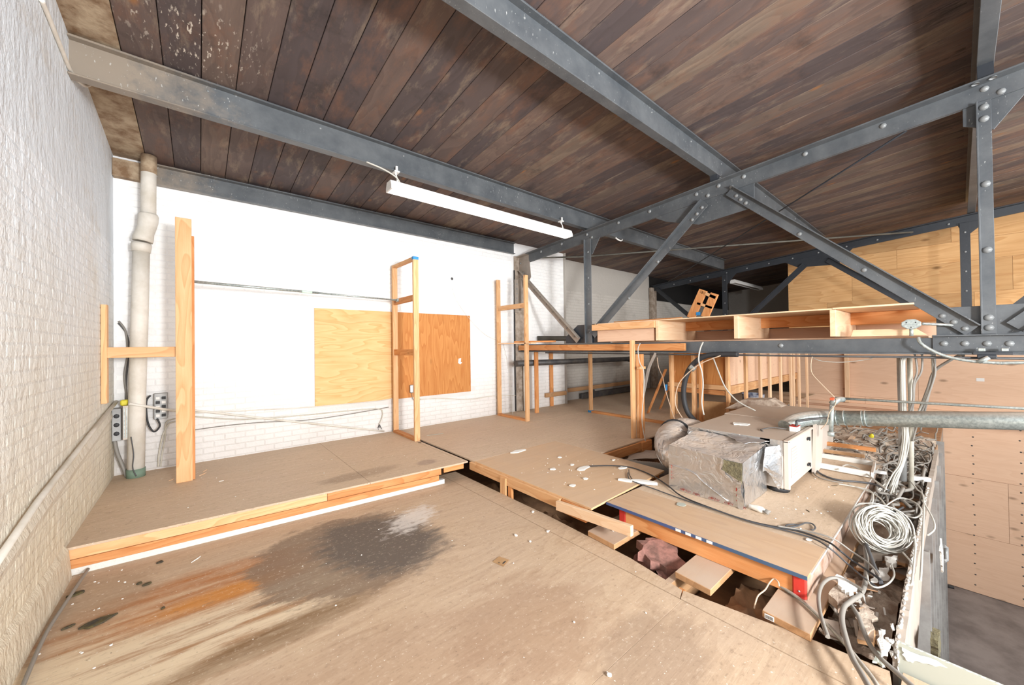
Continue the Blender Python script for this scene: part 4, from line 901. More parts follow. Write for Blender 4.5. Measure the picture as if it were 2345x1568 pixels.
# foil plenum
e = empty('foil_plenum', (3.8, 1.5, PZ), 'foil wrapped duct box with torn corner in front of the furnace', 'duct box')
ax0, ax1, ay0, ay1, az0, az1 = 3.5, 4.10, 1.185, 1.83, PZ+.002, .585
rnd = random.Random(5)
V = Vector
crumple(lambda u, v: (V((ax0, ay1+(ay0-ay1)*u, az0+(az1+.03*(1-u)-az0)*v)), V((1, 0, 0))), 14, 9, .004, rnd, 'front_panel', M['foil'], e)
crumple(lambda u, v: (V((ax0+(ax1-ax0)*u, ay0, az0+(az1+.05*u-az0)*v)), V((0, 1, 0))), 14, 9, .008, rnd, 'side_panel', M['foil'], e)
crumple(lambda u, v: (V((ax0+(ax1-ax0)*u, ay1+(ay0-ay1)*v, az1+.03*(1-v)+.055*u-.03*math.sin(u*3.14)*math.sin(v*3.14))), V((0, 0, 1))), 14, 14, .006, rnd, 'top_panel', M['foil'], e)
crumple(lambda u, v: (V((ax0+(ax1-ax0)*u, ay1, az0+(az1+.03+.05*u-az0)*v)), V((0, 1, 0))), 8, 6, .006, rnd, 'side_panel', M['foil'], e)
# torn corner with mineral wool
tn = obj('torn_wool', MB().prism([(ax0-.012, 1.33, .585), (ax0-.012, 1.34, .50), (ax0-.012, 1.22, .44), (ax0-.012, 1.19, .41), (ax0-.012, 1.185, .585)], (.01, 0, 0)), M['wool'], e)
def jag(pts, mat, name, parent, th=.004, nrm=(1, 0, 0), amp=.01, seed=1, dens=5, **k):
    """flat scrap with a torn outline"""
    r_ = random.Random(seed); P = [Vector(p) for p in pts]; out = []
    n = Vector(nrm).normalized()
    for i, a in enumerate(P):
        b = P[(i+1) % len(P)]
        for j in range(dens):
            q_ = a.lerp(b, j/dens); s = (b-a).cross(n).normalized() if (b-a).length > 0 else Vector()
            out.append(q_+s*r_.uniform(-amp, amp)+n*r_.uniform(-amp*.1, amp*.1))
    return obj(name, MB().prism(out, n*th), mat, parent, **k)
X_ = ax0-.016
jag([(X_, 1.345, .60), (X_, 1.36, .47), (X_, 1.24, .40), (X_, 1.26, .425), (X_, 1.34, .50), (X_, 1.325, .60)], M['foil_b'], 'torn_foil', e, seed=3)
jag([(X_, 1.23, .43), (X_, 1.19, .43), (X_, 1.18, .20), (X_, 1.215, .20), (X_, 1.225, .32)], M['foil_b'], 'corner_tape', e, seed=4)
jag([(3.50, 1.178, .44), (3.50, 1.178, .22), (3.58, 1.178, .26), (3.66, 1.178, .36), (3.56, 1.178, .40)], M['foil_b'], 'corner_tape', e, nrm=(0, -1, 0), seed=6, amp=.014)
jag([(3.98, 1.16, .64), (3.88, 1.15, .44), (4.0, 1.14, .40), (4.10, 1.10, .25), (4.16, 1.06, .26), (4.12, 1.08, .45), (4.18, 1.06, .67)], M['foil_b'], 'torn_flap', e, nrm=(.2, -1, 0), seed=8, amp=.018)
jag([(3.9, 1.3, .655), (4.1, 1.15, .675), (4.14, 1.5, .68), (4.05, 1.5, .665)], M['foil_b'], 'torn_flap', e, nrm=(0, 0, 1), seed=9, amp=.02)
obj('foil_fold', MB().tube([(ax0-.004, 1.82, .43), (ax0-.006, 1.60, .41), (ax0-.006, 1.50, .34), (ax0-.005, 1.30, .235)], .004, 5, sub=3), M['foil_b'], e)
# red printed marks on the foil
q = MB(); rnd = random.Random(9)
for (y, z) in ((1.72, .215), (1.70, .22), (1.66, .213), (1.60, .212), (1.575, .208), (1.46, .212), (1.44, .218), (1.41, .211), (1.33, .21), (1.30, .212), (1.215, .212), (1.20, .212)):
    for k in range(4):
        a = y-k*.011; q.prism([(ax0-.0105, a, z), (ax0-.0105, a-.003, z+.0), (ax0-.0105, a-.006, z+.018), (ax0-.0105, a-.009, z+.018), (ax0-.0105, a-.004, z+.009)], (.001, 0, 0))
for z in (.26, .30, .345, .36): q.prism([(ax0-.0125, 1.235, z), (ax0-.0125, 1.225, z), (ax0-.0125, 1.222, z+.018), (ax0-.0125, 1.228, z+.022)], (.001, 0, 0))
for z in (.30, .33, .36, .40, .42): q.prism([(ax0-.0105, 1.80, z), (ax0-.0105, 1.794, z), (ax0-.0105, 1.796, z+.02)], (.001, 0, 0))
obj('printed_marks', q, M['red'], e, kind='stuff')
# foil elbow
P = spline([V((3.80, 1.80, .40)), V((3.86, 1.92, .41)), V((3.96, 2.04, .45)), V((4.14, 2.13, .50)), V((4.36, 2.16, .52)), V((4.60, 2.17, .50)), V((4.8, 2.17, .44))], 9)
rnd = random.Random(3)
q = MB().tube(P, [.155+.0006*i+rnd.uniform(-.006, .006) for i in range(len(P))], 22)
q.v = [tuple(V(v)+V((rnd.uniform(-.005, .005), rnd.uniform(-.005, .005), rnd.uniform(-.005, .005)))) for v in q.v]
e = empty('foil_elbow', (4.0, 2.05, .25), 'fat crumpled foil duct elbow curling left of the foil box', 'duct')
obj('elbow_sleeve', q, M['foil'], e)
i = len(P)-22
obj('black_band', MB().tube(P[i:i+2], .196, 22), M['black'], e)
rnd = random.Random(13)
q = MB()
for k in range(16):
    a = rnd.uniform(1.0, 4.2); i = rnd.randint(8, 26); d = (P[i+1]-P[i]).normalized(); n1 = d.orthogonal().normalized(); n2 = d.cross(n1)
    pts = [P[i+j]+(n1*math.cos(a+.12*j)+n2*math.sin(a+.12*j))*(.164+.0006*i) for j in range(5)]; q.tube(pts, .004, 4)
obj('foil_crease', q, M['foil_b'], e, kind='stuff')
obj('flex_duct', MB().tube(spline([V((4.02, 2.95, .05)), V((4.2, 2.6, .04)), V((4.35, 2.45, .02)), V((4.5, 2.3, .0))], 14), .10, 16, rib=.08), M['cable_g'], None, label='grey ribbed flexible duct lying in the deck hole', cat='duct')
jag([(4.3, 2.9, .06), (4.9, 2.9, .08), (4.95, 2.45, .1), (4.6, 2.5, .13)], M['drywall'], 'paper_scrap', None, nrm=(0, 0, 1), amp=.05, seed=12, label='torn grey paper lying in the deck hole beside the flexible duct', cat='paper')
# galvanised duct
GX = 5.1
e = empty('vent_duct', (GX, .2, .8), 'galvanised round duct running right from the furnace', 'duct')
g0, g1 = V((GX, .86, .802)), V((GX, -1.6, 1.09))
obj('duct_pipe', MB().tube([g0, g1], .074, 24), M['galv'], e)
for f in (0.01, .035, .09, .10): c = g0.lerp(g1, f); obj('seam_ring', MB().tube([c, c+V((0, -.008, .001))], .0775, 24), M['galv'], e)
obj('elbow', MB().tube([g0+V((0, 0, 0)), V((GX-.01, .93, .795)), V((GX-.08, 1.05, .78)), V((GX-.2, 1.15, .75)), V((GX-.32, 1.2, .70))], .076, 20, sub=2, smooth=False), M['galv'], e)
obj('support_saddle', MB().prism([(5.0, 1.0, .205), (5.3, 1.0, .205), (5.3, .98, .73), (5.0, .98, .73)], (0, .03, 0)), M['cabinet'], e)
obj('thin_pipe', MB().tube([at(1925, 912, 'x', GX-.02), at(2345, 935, 'x', GX-.02), at(2345, 935, 'x', GX-.02)+V((0, -1.2, .03))], .012, 10), M['galv'], None, label='thin galvanised rod running right above the round duct', cat='pipe')
e = empty('gas_tee', (4.96, .86, .55), 'vertical grey gas drip pipe with orange valve in front of the duct', 'valve')
tx = 4.96
c = at(1905, 925, 'x', tx); obj('drop_pipe', MB().tube([c, at(1903, 992, 'x', tx)], .019, 12), M['galv'], e)
obj('cap', MB().tube([at(1903, 988, 'x', tx), at(1903, 998, 'x', tx)], .028, 10), M['galv'], e)
obj('valve_body', MB().tube([c, c+V((0, -.02, .03)), at(1925, 912, 'x', tx+.05)], [.028, .034, .022], 10), M['galv'], e)
obj('valve_handle', MB().box(at(1900, 916, 'x', tx-.03), at(1913, 910, 'x', tx+.03)), simple('orange_handle', lin(222, 92, 56), .5), e, .004)
obj('union', MB().tube([at(1916, 914, 'x', tx+.04), at(1931, 914, 'x', tx+.1)], .028, 8), M['galv'], e)
obj('copper_wire', MB().tube([at(1916, 912, 'x', tx-.02), at(1912, 928, 'x', tx-.04), at(1899, 945, 'x', tx-.04), at(1893, 968, 'x', tx-.02), at(1880, 982, 'x', tx)], .004, 5, sub=5), M['cable_tan'], e)
cab('thin beige wire rising from the orange valve to the truss', [at(1912, 910, 'x', 5.0), at(1880, 878, 'x', 5.05), at(1860, 855, 'x', 5.1), at(1857, 835, 'x', 5.15), at(1860, 815, 'x', 5.2)], .004, 'cable_tan')
e = empty('damper_motor', (4.7, 1.15, .69), 'small white actuator box with pipe arm on the furnace top', 'actuator')
c = V((4.62, 1.13, .69)); obj('motor', MB().box(c, c+V((.12, -.07, .055))), M['white'], e, .006); obj('motor_mark', MB().box(c+V((.0, -.0, .052)), c+V((.12, -.07, .057))), M['red'], e)
obj('arm', MB().tube([c+V((.03, -.05, .0)), c+V((.03, -.06, .09)), c+V((.06, -.07, .11)), c+V((.3, -.2, .12)), V((4.98, .84, .82))], .012, 8, sub=2), M['pipe_dark'], e)
obj('lead_wire', MB().tube([c+V((0, .02, .02)), c+V((-.08, .12, .03)), c+V((-.16, .2, .01)), c+V((-.2, .17, .004))], .006, 6, sub=4), M['pipe_dark'], e)
jag([(4.55, 1.62, .6915), (4.62, 1.5, .6915), (4.72, 1.52, .6915), (4.66, 1.66, .6915)], M['chip'], 'plaster_scrap', None, nrm=(0, 0, 1), amp=.012, seed=2, th=.008, label='flat white plaster flake on top of the furnace', cat='debris')
# vertical conduits and cable bundle
VX = 5.45
for px, r, lb in ((2063, .032, 'thicker vertical grey conduit beside the white cable bundle'), (2083, .02, 'thinner vertical cream conduit right of the white cable bundle')):
    obj('vertical_conduit', MB().tube([at(px, 816, 'x', VX), at(px+4, 960, 'x', VX), at(px+4, 1100 if r > .03 else 1118, 'x', VX)], r, 12), M['galv_stud' if r > .03 else 'pvc'], None, label=lb, cat='conduit')
e = empty('cable_bundle', (VX-.08, .4, .1), 'bundle of white cables hanging from the truss down into the floor gap', 'cable bundle')
rnd = random.Random(21)
for k in range(9):
    dx = (k-4)*1.9; X = VX-.06+rnd.uniform(-.02, .02)
    obj('cable', MB().tube([at(2078+dx, 815, 'x', X), at(2068+dx*.7, 822, 'x', X-.01), at(2067+dx*.6, 850+rnd.uniform(-8, 8), 'x', X-.02), at(2069+dx*.7, 940, 'x', X-.02), at(2074+dx*.9, 1000+rnd.uniform(-15, 15), 'x', X-.04), at(2064+dx*.8, 1060, 'x', X-.08), at(2046+dx*1.2, 1095+rnd.uniform(-6, 10), 'x', X-.16), at(2028+dx*3, 1130+rnd.uniform(-10, 20), 'x', X-.3)], .0065, 6, sub=6), M['cable_w'], e)
for i, pts in enumerate((((2096, 815), (2100, 850), (2092, 880), (2091, 915), (2078, 960), (2060, 1020)), ((2112, 815), (2110, 850), (2095, 880), (2092, 920), (2085, 960)), ((2137, 815), (2142, 850), (2133, 885), (2118, 925), (2104, 960), (2090, 1010)), ((2141, 815), (2139, 850), (2128, 900), (2118, 940), (2108, 985)), ((2134, 815), (2136, 845), (2136, 870), (2120, 910), (2100, 950), (2080, 1000)))):
    cab(['thin grey cable hanging right of the cream conduit', 'second thin grey cable hanging right of the cream conduit', 'left one of the drooping grey cables under the truss', 'middle one of the drooping grey cables under the truss', 'pale drooping cable beside the grey cables under the truss'][i], [V((5.31, at(*pts[0], 'x', 5.4).y, 1.466))]+[at(*p, 'x', 5.36+i*.03) for p in pts], .008, 'cable_g' if i < 4 else 'cable_w')
cab('thick grey cable swooping from the beam clamp behind the duct', [V((5.3, -.02, 1.46)), at(2200, 812, 'x', 5.6), at(2175, 825, 'x', 5.6), at(2140, 850, 'x', 5.62), at(2125, 890, 'x', 5.65), at(2105, 945, 'x', 5.7), at(2090, 1000, 'x', 5.75)], .013, 'cable_g')
cab('armoured metal cable draped over the splice plate at the right', [at(2103, 773, 'x', 5.16), at(2108, 785, 'x', 5.13), at(2130, 800, 'x', 5.13), at(2165, 815, 'x', 5.13), at(2220, 826, 'x', 5.13), at(2290, 831, 'x', 5.13), at(2345, 830, 'x', 5.13), at(2345, 830, 'x', 5.13)+V((0, -1, .05))], .012, 'galv', sub=14, rib=.22)
e = empty('beam_clamp', (5.2, -.1, 1.4), 'dark clamp bolted below the splice plate at the right edge', 'clamp')
obj('clamp_plate', MB().box(at(2228, 812, 'x', 5.19), at(2320, 806, 'x', 5.22)), M['steel_dark'], e, .002)
obj('clamp_body', MB().box(at(2238, 820, 'x', 5.14), at(2282, 812, 'x', 5.22)), M['steel_dark'], e, .004)
obj('connector', MB().tube([at(2240, 829, 'x', 5.12), at(2265, 818, 'x', 5.12)], .018, 8), M['galv'], e)
for px in (2248, 2301): obj('bolt', MB().box(at(px-8, 804, 'x', 5.15), at(px+8, 797, 'x', 5.19)), M['galv'], e, .003)
obj('under_conduit', MB().tube([V((5.2, 5.2, 1.455)), V((5.2, 2.4, 1.447)), V((5.2, -3.0, 1.437))], .011, 8), M['pipe_dark'], None, label='thin dark conduit strapped under the near truss bottom', cat='conduit')
e = empty('black_hose', (5.05, 2.3, .6), 'thick dark hose curving from the truss down behind the furnace', 'hose')
obj('hose', MB().tube([at(px, py, 'x', 5.08) for px, py in ((1690, 811), (1655, 811), (1620, 814), (1596, 826), (1577, 848), (1567, 880), (1566, 912), (1574, 942), (1590, 962), (1612, 985))], .034, 12, sub=6), M['black'], e)
obj('hose_clamp', MB().tube([at(1589, 838, 'x', 5.07), at(1582, 846, 'x', 5.07)], .042, 12), M['galv'], e)
cab('brown thin cable looping beside the dark hose', [at(px, py, 'x', 5.0) for px, py in ((1650, 814), (1600, 835), (1560, 870), (1548, 900), (1548, 930), (1565, 960), (1580, 978))], .007, 'cable_tan')
cab('pale cable hanging in front of the short stud wall', [at(px, py, 'x', 5.0) for px, py in ((1610, 783), (1603, 800), (1600, 825), (1607, 850), (1610, 880), (1607, 920), (1612, 950))], .009, 'cable_w')
cab('pale cable crossing the opening towards the furnace rear', [at(1628, 808, 'x', 5.3)]+[at(px, py, 'x', 5.4) for px, py in ((1632, 816), (1645, 850), (1660, 885), (1680, 910), (1700, 925), (1730, 940))], .009, 'cable_w')
cab('pale cable hanging by the doubled stud post', [at(px, py, 'x', 4.88) for px, py in ((1466, 786), (1461, 800), (1465, 830), (1474, 850), (1474, 900), (1470, 960), (1478, 1010))], .007, 'cable_w')
cab('thin pale cable hanging over the leaning boards', [at(px, py, 'x', 5.5) for px, py in ((1505, 818), (1508, 840), (1518, 865), (1523, 890), (1535, 930), (1548, 970))], .006, 'cable_tan')
cab('white wire arching beneath the near truss', [at(1857, 808, 'x', 5.32)]+[at(px, py, 'x', 5.4) for px, py in ((1858, 816), (1880, 826), (1930, 829), (1990, 822), (2000, 815))], .004, 'cable_w')
cab('thin pale cable hanging in the second closet frame', [at(px, py, 'x', 4.7) for px, py in ((1152, 785), (1162, 830), (1168, 880), (1173, 930), (1174, 948))], .004, 'cable_w')
# box, bucket and clutter beyond the studs
e = empty('cardboard_box', (7.0, 2.3, 0), 'flattened open cardboard box behind the studs', 'box')
obj('side', MB().prism([at(1565, 975, 'x', 6.5), at(1740, 985, 'x', 6.5), at(1730, 925, 'x', 6.6), at(1612, 918, 'x', 6.6)], (.02, 0, 0)), M['cardboard'], e)
obj('flap', MB().prism([at(1722, 930, 'x', 6.45), at(1755, 945, 'x', 6.4), at(1738, 985, 'x', 6.4), at(1716, 980, 'x', 6.45)], (.01, 0, 0)), M['drywall'], e)
c = at(1725, 926, 'z', .25)
e = empty('paint_bucket', c, 'small dark blue bucket on the loft floor behind the pale studs', 'bucket')
obj('bucket', MB().tube([c-V((0, 0, .05)), c+V((0, 0, .22)), c+V((0, 0, .24))], [.19, .21, .22], 18, cap=False), M['bluebox'], e)
obj('dust_pile', MB().prism([at(1660, 935, 'x', 6.2), at(1700, 915, 'x', 6.3), at(1760, 915, 'x', 6.3), at(1800, 940, 'x', 6.2)], (.3, 0, 0)), M['rubble'], None, label='dusty canvas heap behind the furnace', cat='heap')
# ================================================================== LOFT EDGE: DRYWALL, STUDS, TROUGH
e = empty('knee_wall', (4.5, .2, -.3), 'low torn tan drywall edge along the open side of the loft', 'drywall')
rnd = random.Random(31)
tp = []; x = 2.62
while x < 7.6:
    base = .13 if x > 3.3 else .06+.07*(x-2.62)/.68
    tp.append((x, base+rnd.uniform(-.012, .008))); x += rnd.uniform(.02, .07)
tp.append((7.6, .13))
q = MB(); n = len(tp)
bot = [(x, -.5 if x < 3.2 else (-.5+(x-3.2)*.42 if x < 4.1 else -.02)) for x, z in tp]
vs = [(x, .20, z) for x, z in tp]+[(x, .20, z) for x, z in bot]+[(x, .235, z) for x, z in tp]+[(x, .235, z) for x, z in bot]
fs = []
for i in range(n-1): fs += [(i, i+1, n+i+1, n+i), (2*n+i+1, 2*n+i, 3*n+i, 3*n+i+1), (i+1, i, 2*n+i, 2*n+i+1), (n+i, n+i+1, 3*n+i+1, 3*n+i)]
fs += [(0, n, 3*n, 2*n), (n-1, 3*n-1, 4*n-1, 2*n-1)][:1]
obj('drywall_sheet', q.add(vs, fs), M['drywall'], e)
q = MB()
for i in range(n-1):
    if tp[i][0] < 5.6:
        q.blob((tp[i][0], .222, tp[i][1]+.002), .008+rnd.uniform(0, .005), rnd, (2.6, .8, .45), .4)
for k in range(9):
    q.blob((2.63+k*.03, .235+rnd.uniform(-.01, .03), .07+rnd.uniform(-.03, .03)), .015, rnd, (1.2, .6, 1.2), .5)
obj('torn_edge', q, M['gypsum'], e, kind='stuff')
obj('edge_channel', MB().box((3.2, .237, -.45), (8.8, .242, .0)), M['dustyX'], e)
jag([(3.25, .135, -.12), (3.35, .135, -.16), (3.7, .135, -.3), (3.62, .135, -.36), (3.4, .135, -.32)], M['wool'], 'wool_tuft', e, th=.03, nrm=(0, -1, 0), amp=.025, seed=5)
jag([(4.3, .12, .02), (4.45, .12, .04), (4.75, .12, -.2), (4.6, .12, -.28), (4.5, .12, -.2)], M['gypsum'], 'torn_paper', e, th=.01, nrm=(0, -1, 0), amp=.02, seed=15)
e = empty('drywall_return', (2.63, -1, -.02), 'pale green painted drywall upstand along the near edge of the front floor', 'drywall')
obj('sheet', MB().prism([(2.615, .215, -.3), (2.615, .215, .128), (2.615, .02, .127), (2.615, -1.0, .115), (2.615, -3.2, .115), (2.615, -3.2, -.3)], (.016, 0, 0)), M['drywall_g'], e)
q = MB(); y = .215
while y > -1.3:
    q.blob((2.623, y, .127-.006*(.2-y)), .006, rnd, (1.0, 1.7, .4), .4); y -= .02
for k in range(9): q.blob((2.62, .215, .12-k*.02), .009, rnd, (1, .6, 1.6), .5)
obj('torn_edge', q, M['gypsum'], e, kind='stuff')
jag([(2.612, .20, .11), (2.612, .06, .112), (2.612, .15, .07), (2.612, .19, .06)], M['white'], 'torn_paper', e, th=.002, nrm=(-1, 0, 0), amp=.008, seed=7)
e = empty('metal_stud_row', (6.5, .2, -3.8), 'row of grey metal studs dropping below the loft edge', 'studs')
for i, x in enumerate((4.3, 4.75, 5.2, 5.7, 6.3, 7.0, 7.8, 8.7)):
    zt_ = (.02, .0, .0, .05, .08, .10, .10, .10)[i]
    obj('metal_stud', MB().box((x, .17, -3.79), (x+.06, .175, zt_-.05)).box((x, .175, -3.79), (x+.004, .25, zt_-.05)), M['galv_stud'], e)
obj('handle', MB().tube([at(2160, 1250, 'y', .15), at(2167, 1253, 'y', .13), at(2167, 1282, 'y', .13), at(2160, 1285, 'y', .15)], .02, 6), M['galv_stud'], e)
obj('rubber_stop', MB().tube([at(2163, 1335, 'x', 12.2), at(2170, 1342, 'x', 12.1), at(2185, 1345, 'x', 12.1)], .03, 6), M['black'], None, label='black bent foot on the hall floor against the pink plywood', cat='foot')
# heaps in the gap between the floors
def field(name, x0, x1, y0, y1, z, amp, cell, mat, label, cat, seed, kind=None):
    rnd = random.Random(seed); nx = max(2, int((x1-x0)/cell)); ny = max(2, int((y1-y0)/cell)); vs = []
    hs = [[rnd.uniform(-amp, amp) for _ in range(nx+1)] for _ in range(ny+1)]
    lo = [[rnd.uniform(-amp, amp)*1.6 for _ in range(nx//4+2)] for _ in range(ny//4+2)]
    for j in range(ny+1):
        for i in range(nx+1):
            a, b_ = i/4, j/4; ia, ib = int(a), int(b_); fa, fb = a-ia, b_-ib
            l = (lo[ib][ia]*(1-fa)+lo[ib][ia+1]*fa)*(1-fb)+(lo[min(ib+1, len(lo)-1)][ia]*(1-fa)+lo[min(ib+1, len(lo)-1)][ia+1]*fa)*fb
            vs.append((x0+(x1-x0)*i/nx, y0+(y1-y0)*j/ny, z+l+hs[j][i]*.6))
    fs = [(j*(nx+1)+i, j*(nx+1)+i+1, (j+1)*(nx+1)+i+1, (j+1)*(nx+1)+i) for j in range(ny) for i in range(nx)]
    q = MB().add(vs, fs, True); return obj(name, q, mat if not isinstance(mat, str) else M[mat], None, label=label, cat=cat, kind=kind)
field('insulation_batt', 2.52, 2.9, 1.30, 1.72, -.11, .04, .03, 'pink', 'dirty pink insulation in the gap between the first two planks', 'insulation', 1)
field('insulation_batt', 2.50, 2.95, .62, 1.0, -.10, .035, .03, 'kraft', 'paper faced insulation in the gap before the barcode plank', 'insulation', 2)
field('insulation_batt', 2.5, 2.9, 2.05, 3.9, -.20, .04, .04, 'kraft', 'brown paper faced insulation below the deck edge', 'insulation', 3)
field('insulation_batt', 2.62, 3.5, .26, .53, -.04, .04, .03, 'rubble', 'dusty torn insulation between the plank and the torn drywall', 'insulation', 4)
field('insulation_batt', 3.5, 9.5, .26, .60, -.05, .03, .04, 'rubble', 'dusty grey insulation along the loft edge under the cable coil', 'insulation', 5)
field('insulation_batt', 3.98, 5.3, 2.06, 2.95, -.14, .04, .05, 'rubble', 'dusty insulation at the bottom of the deck hole', 'insulation', 6)
jag([(2.54, 1.6, -.04), (2.75, 1.64, .0), (2.85, 1.4, -.02), (2.6, 1.32, -.09)], M['pink'], 'insulation_scrap', None, th=.06, nrm=(.1, 0, 1), amp=.05, seed=5, label='torn pink insulation tuft lifting out of the gap', cat='insulation')
obj('joist', MB().box((2.45, 1.28, -.26), (3.6, 1.33, -.03)), M['dustyX'], None, .003, label='floor joist visible in the gap beside the middle plank', cat='joist')
field('rubble_heap', 5.76, 8.6, .60, 2.45, .10, .03, .06, 'rubble', 'dusty rubble spread beyond the end of the platform', 'rubble', 8)
# wood pieces and trims right of the furnace
def stick(name, p, q_, wd, th, mt, label, cat='board', z=.3, up=(0, 0, 1)):
    return obj(name, MB().bar(at(*p, 'z', z), at(*q_, 'z', z), wd, th, up), M[mt], None, .003, label=label, cat=cat)
stick('lumber_board', (1862, 1011), (2006, 1030), .05, .045, 'orangeY', 'thin orange board sticking out right of the furnace', z=.30)
stick('lumber_board', (1862, 1028), (1980, 1044), .05, .04, 'dustyX', 'dusty board below the thin orange board right of the furnace', z=.25)
stick('foam_block', (1862, 998), (1890, 1002), .12, .07, 'white', 'white block beside the furnace corner', 'block', z=.33)
e = empty('metal_tray', at(1940, 1065, 'z', .22), 'white sheet metal tray frame lying right of the furnace', 'tray')
def tr(p, q_, wd=.02, th=.06): obj('rail', MB().bar(at(*p, 'z', .24), at(*q_, 'z', .24), wd, th), M['trim_w'], e, .002)
tr((1862, 1040), (2003, 1062)); tr((1862, 1062), (1992, 1086)); tr((2003, 1062), (1997, 1088))
obj('tray_floor', MB().prism([at(1862, 1042, 'z', .212), at(2003, 1064, 'z', .212), at(1996, 1090, 'z', .212), at(1862, 1066, 'z', .212)], (0, 0, .006)), M['deck'], e)
stick('white_pipe', (1996, 1078), (2030, 1083), .03, .03, 'white', 'short white pipe poking from the metal tray', 'pipe', z=.22)
stick('white_pipe', (2083, 1094), (2130, 1098), .04, .04, 'white', 'short white pipe lying across the loft edge by the conduits', 'pipe', z=.16)
stick('cross_block', (2040, 1150), (2072, 1158), .16, .05, 'orangeY', 'short orange cross block in the gap above the cable coil', 'block', z=.03)
# tangle and coil
rnd = random.Random(77)
q = MB()
for k in range(150):
    x = rnd.uniform(4.9, 8.6); y = rnd.uniform(.28, .95 if x < 5.7 else 1.3); y = y if x > 5.8 else min(y, .52); z = rnd.uniform(.02, .12)+(.14 if y > .6 and x < 5.8 else 0); p = V((x, y, z)); pts = [p]
    d = rnd.uniform(0, 6.28)
    for j in range(rnd.randint(4, 8)):
        d += rnd.uniform(-1.1, 1.1); st = rnd.uniform(.08, .22); p = p+V((math.cos(d)*st*1.4, math.sin(d)*st*.7, 0)); p.z = max(.0, min(.22, z+rnd.uniform(-.05, .07)))
        lim = .54 if p.x < 5.8 else 1.5
        p.y = max(.26, min(lim, p.y)); p.x = max(4.5, p.x); pts.append(p)
    q.tube(pts, rnd.choice((.006, .008, .01, .014)), 5, sub=4)
obj('cable_tangle', q, M['cable_g'], None, kind='stuff', label='dusty tangle of old cables filling the loft edge beyond the coil', cat='cables')
q = MB()
for k in range(60):
    x = rnd.uniform(5.0, 8.4); y = rnd.uniform(.3, .5 if x < 5.8 else 1.3); q.blob((x, y, rnd.uniform(.02, .12)), rnd.uniform(.03, .08), rnd, (1, .7, .35), .4)
obj('debris_heap', q, M['rubble'], None, kind='stuff', label='dusty lumps of debris among the cable tangle', cat='debris')
e = empty('switch_plate', (6.7, .75, .15), 'square grey box cover and yellow nut lying in the cable tangle', 'debris')
obj('cover', MB().box(at(2004, 995, 'z', .2), at(2024, 983, 'z', .2)+V((0, 0, .02))), M['cable_g'], e, .004); obj('wire_nut', MB().dome(at(1995, 999, 'z', .2), (-.5, -.3, .8), .03, .05), M['yellow'], e)
# coil of cable, tilted up towards the room
cc = V((4.16, .42, .22)); ua = V((.62, -.28, .02)).normalized(); ub = V((.55, .18, .62)).normalized()
cc = at(2016, 1205, 'y', .40); ua = (_r+V((0, 0, -.12))).normalized(); ub = V((.52, .12, .60)).normalized(); nn = ua.cross(ub)
q = MB()
rnd = random.Random(8)
for k in range(46):
    ra = rnd.uniform(.095, .205); rb = ra*rnd.uniform(.74, .95); off = nn*rnd.uniform(-.035, .035)+ua*rnd.uniform(-.022, .022)+ub*rnd.uniform(-.02, .01)-ub*(.02 if k % 3 == 0 else 0); ph = rnd.uniform(0, 6.28)
    pts = [cc+off+ua*ra*math.cos(t*math.pi/14+ph)+ub*rb*math.sin(t*math.pi/14+ph)+nn*.03*math.sin(t*math.pi/14+ph*3) for t in range(29)]
    q.tube(pts, .0045, 5)
e = empty('cable_coil', cc-V((0, 0, .15)), 'big coil of white cable leaning in the gap by the torn drywall', 'cable coil')
obj('windings', q, M['cable_w'], e)
obj('tie', MB().tube([cc+ua*.11+ub*.12, cc+ua*.15+ub*.15+nn*.04, cc+ua*.2+ub*.17], .008, 6), M['black'], e)
obj('tie', MB().tube([cc+ua*.10-ub*.02, cc+ua*.16-ub*.02+nn*-.045, cc+ua*.21-ub*.02], .008, 6), M['cable_w'], e)
Z = lambda pts, z=.12: [at(px, py, 'z', z) for px, py in pts]
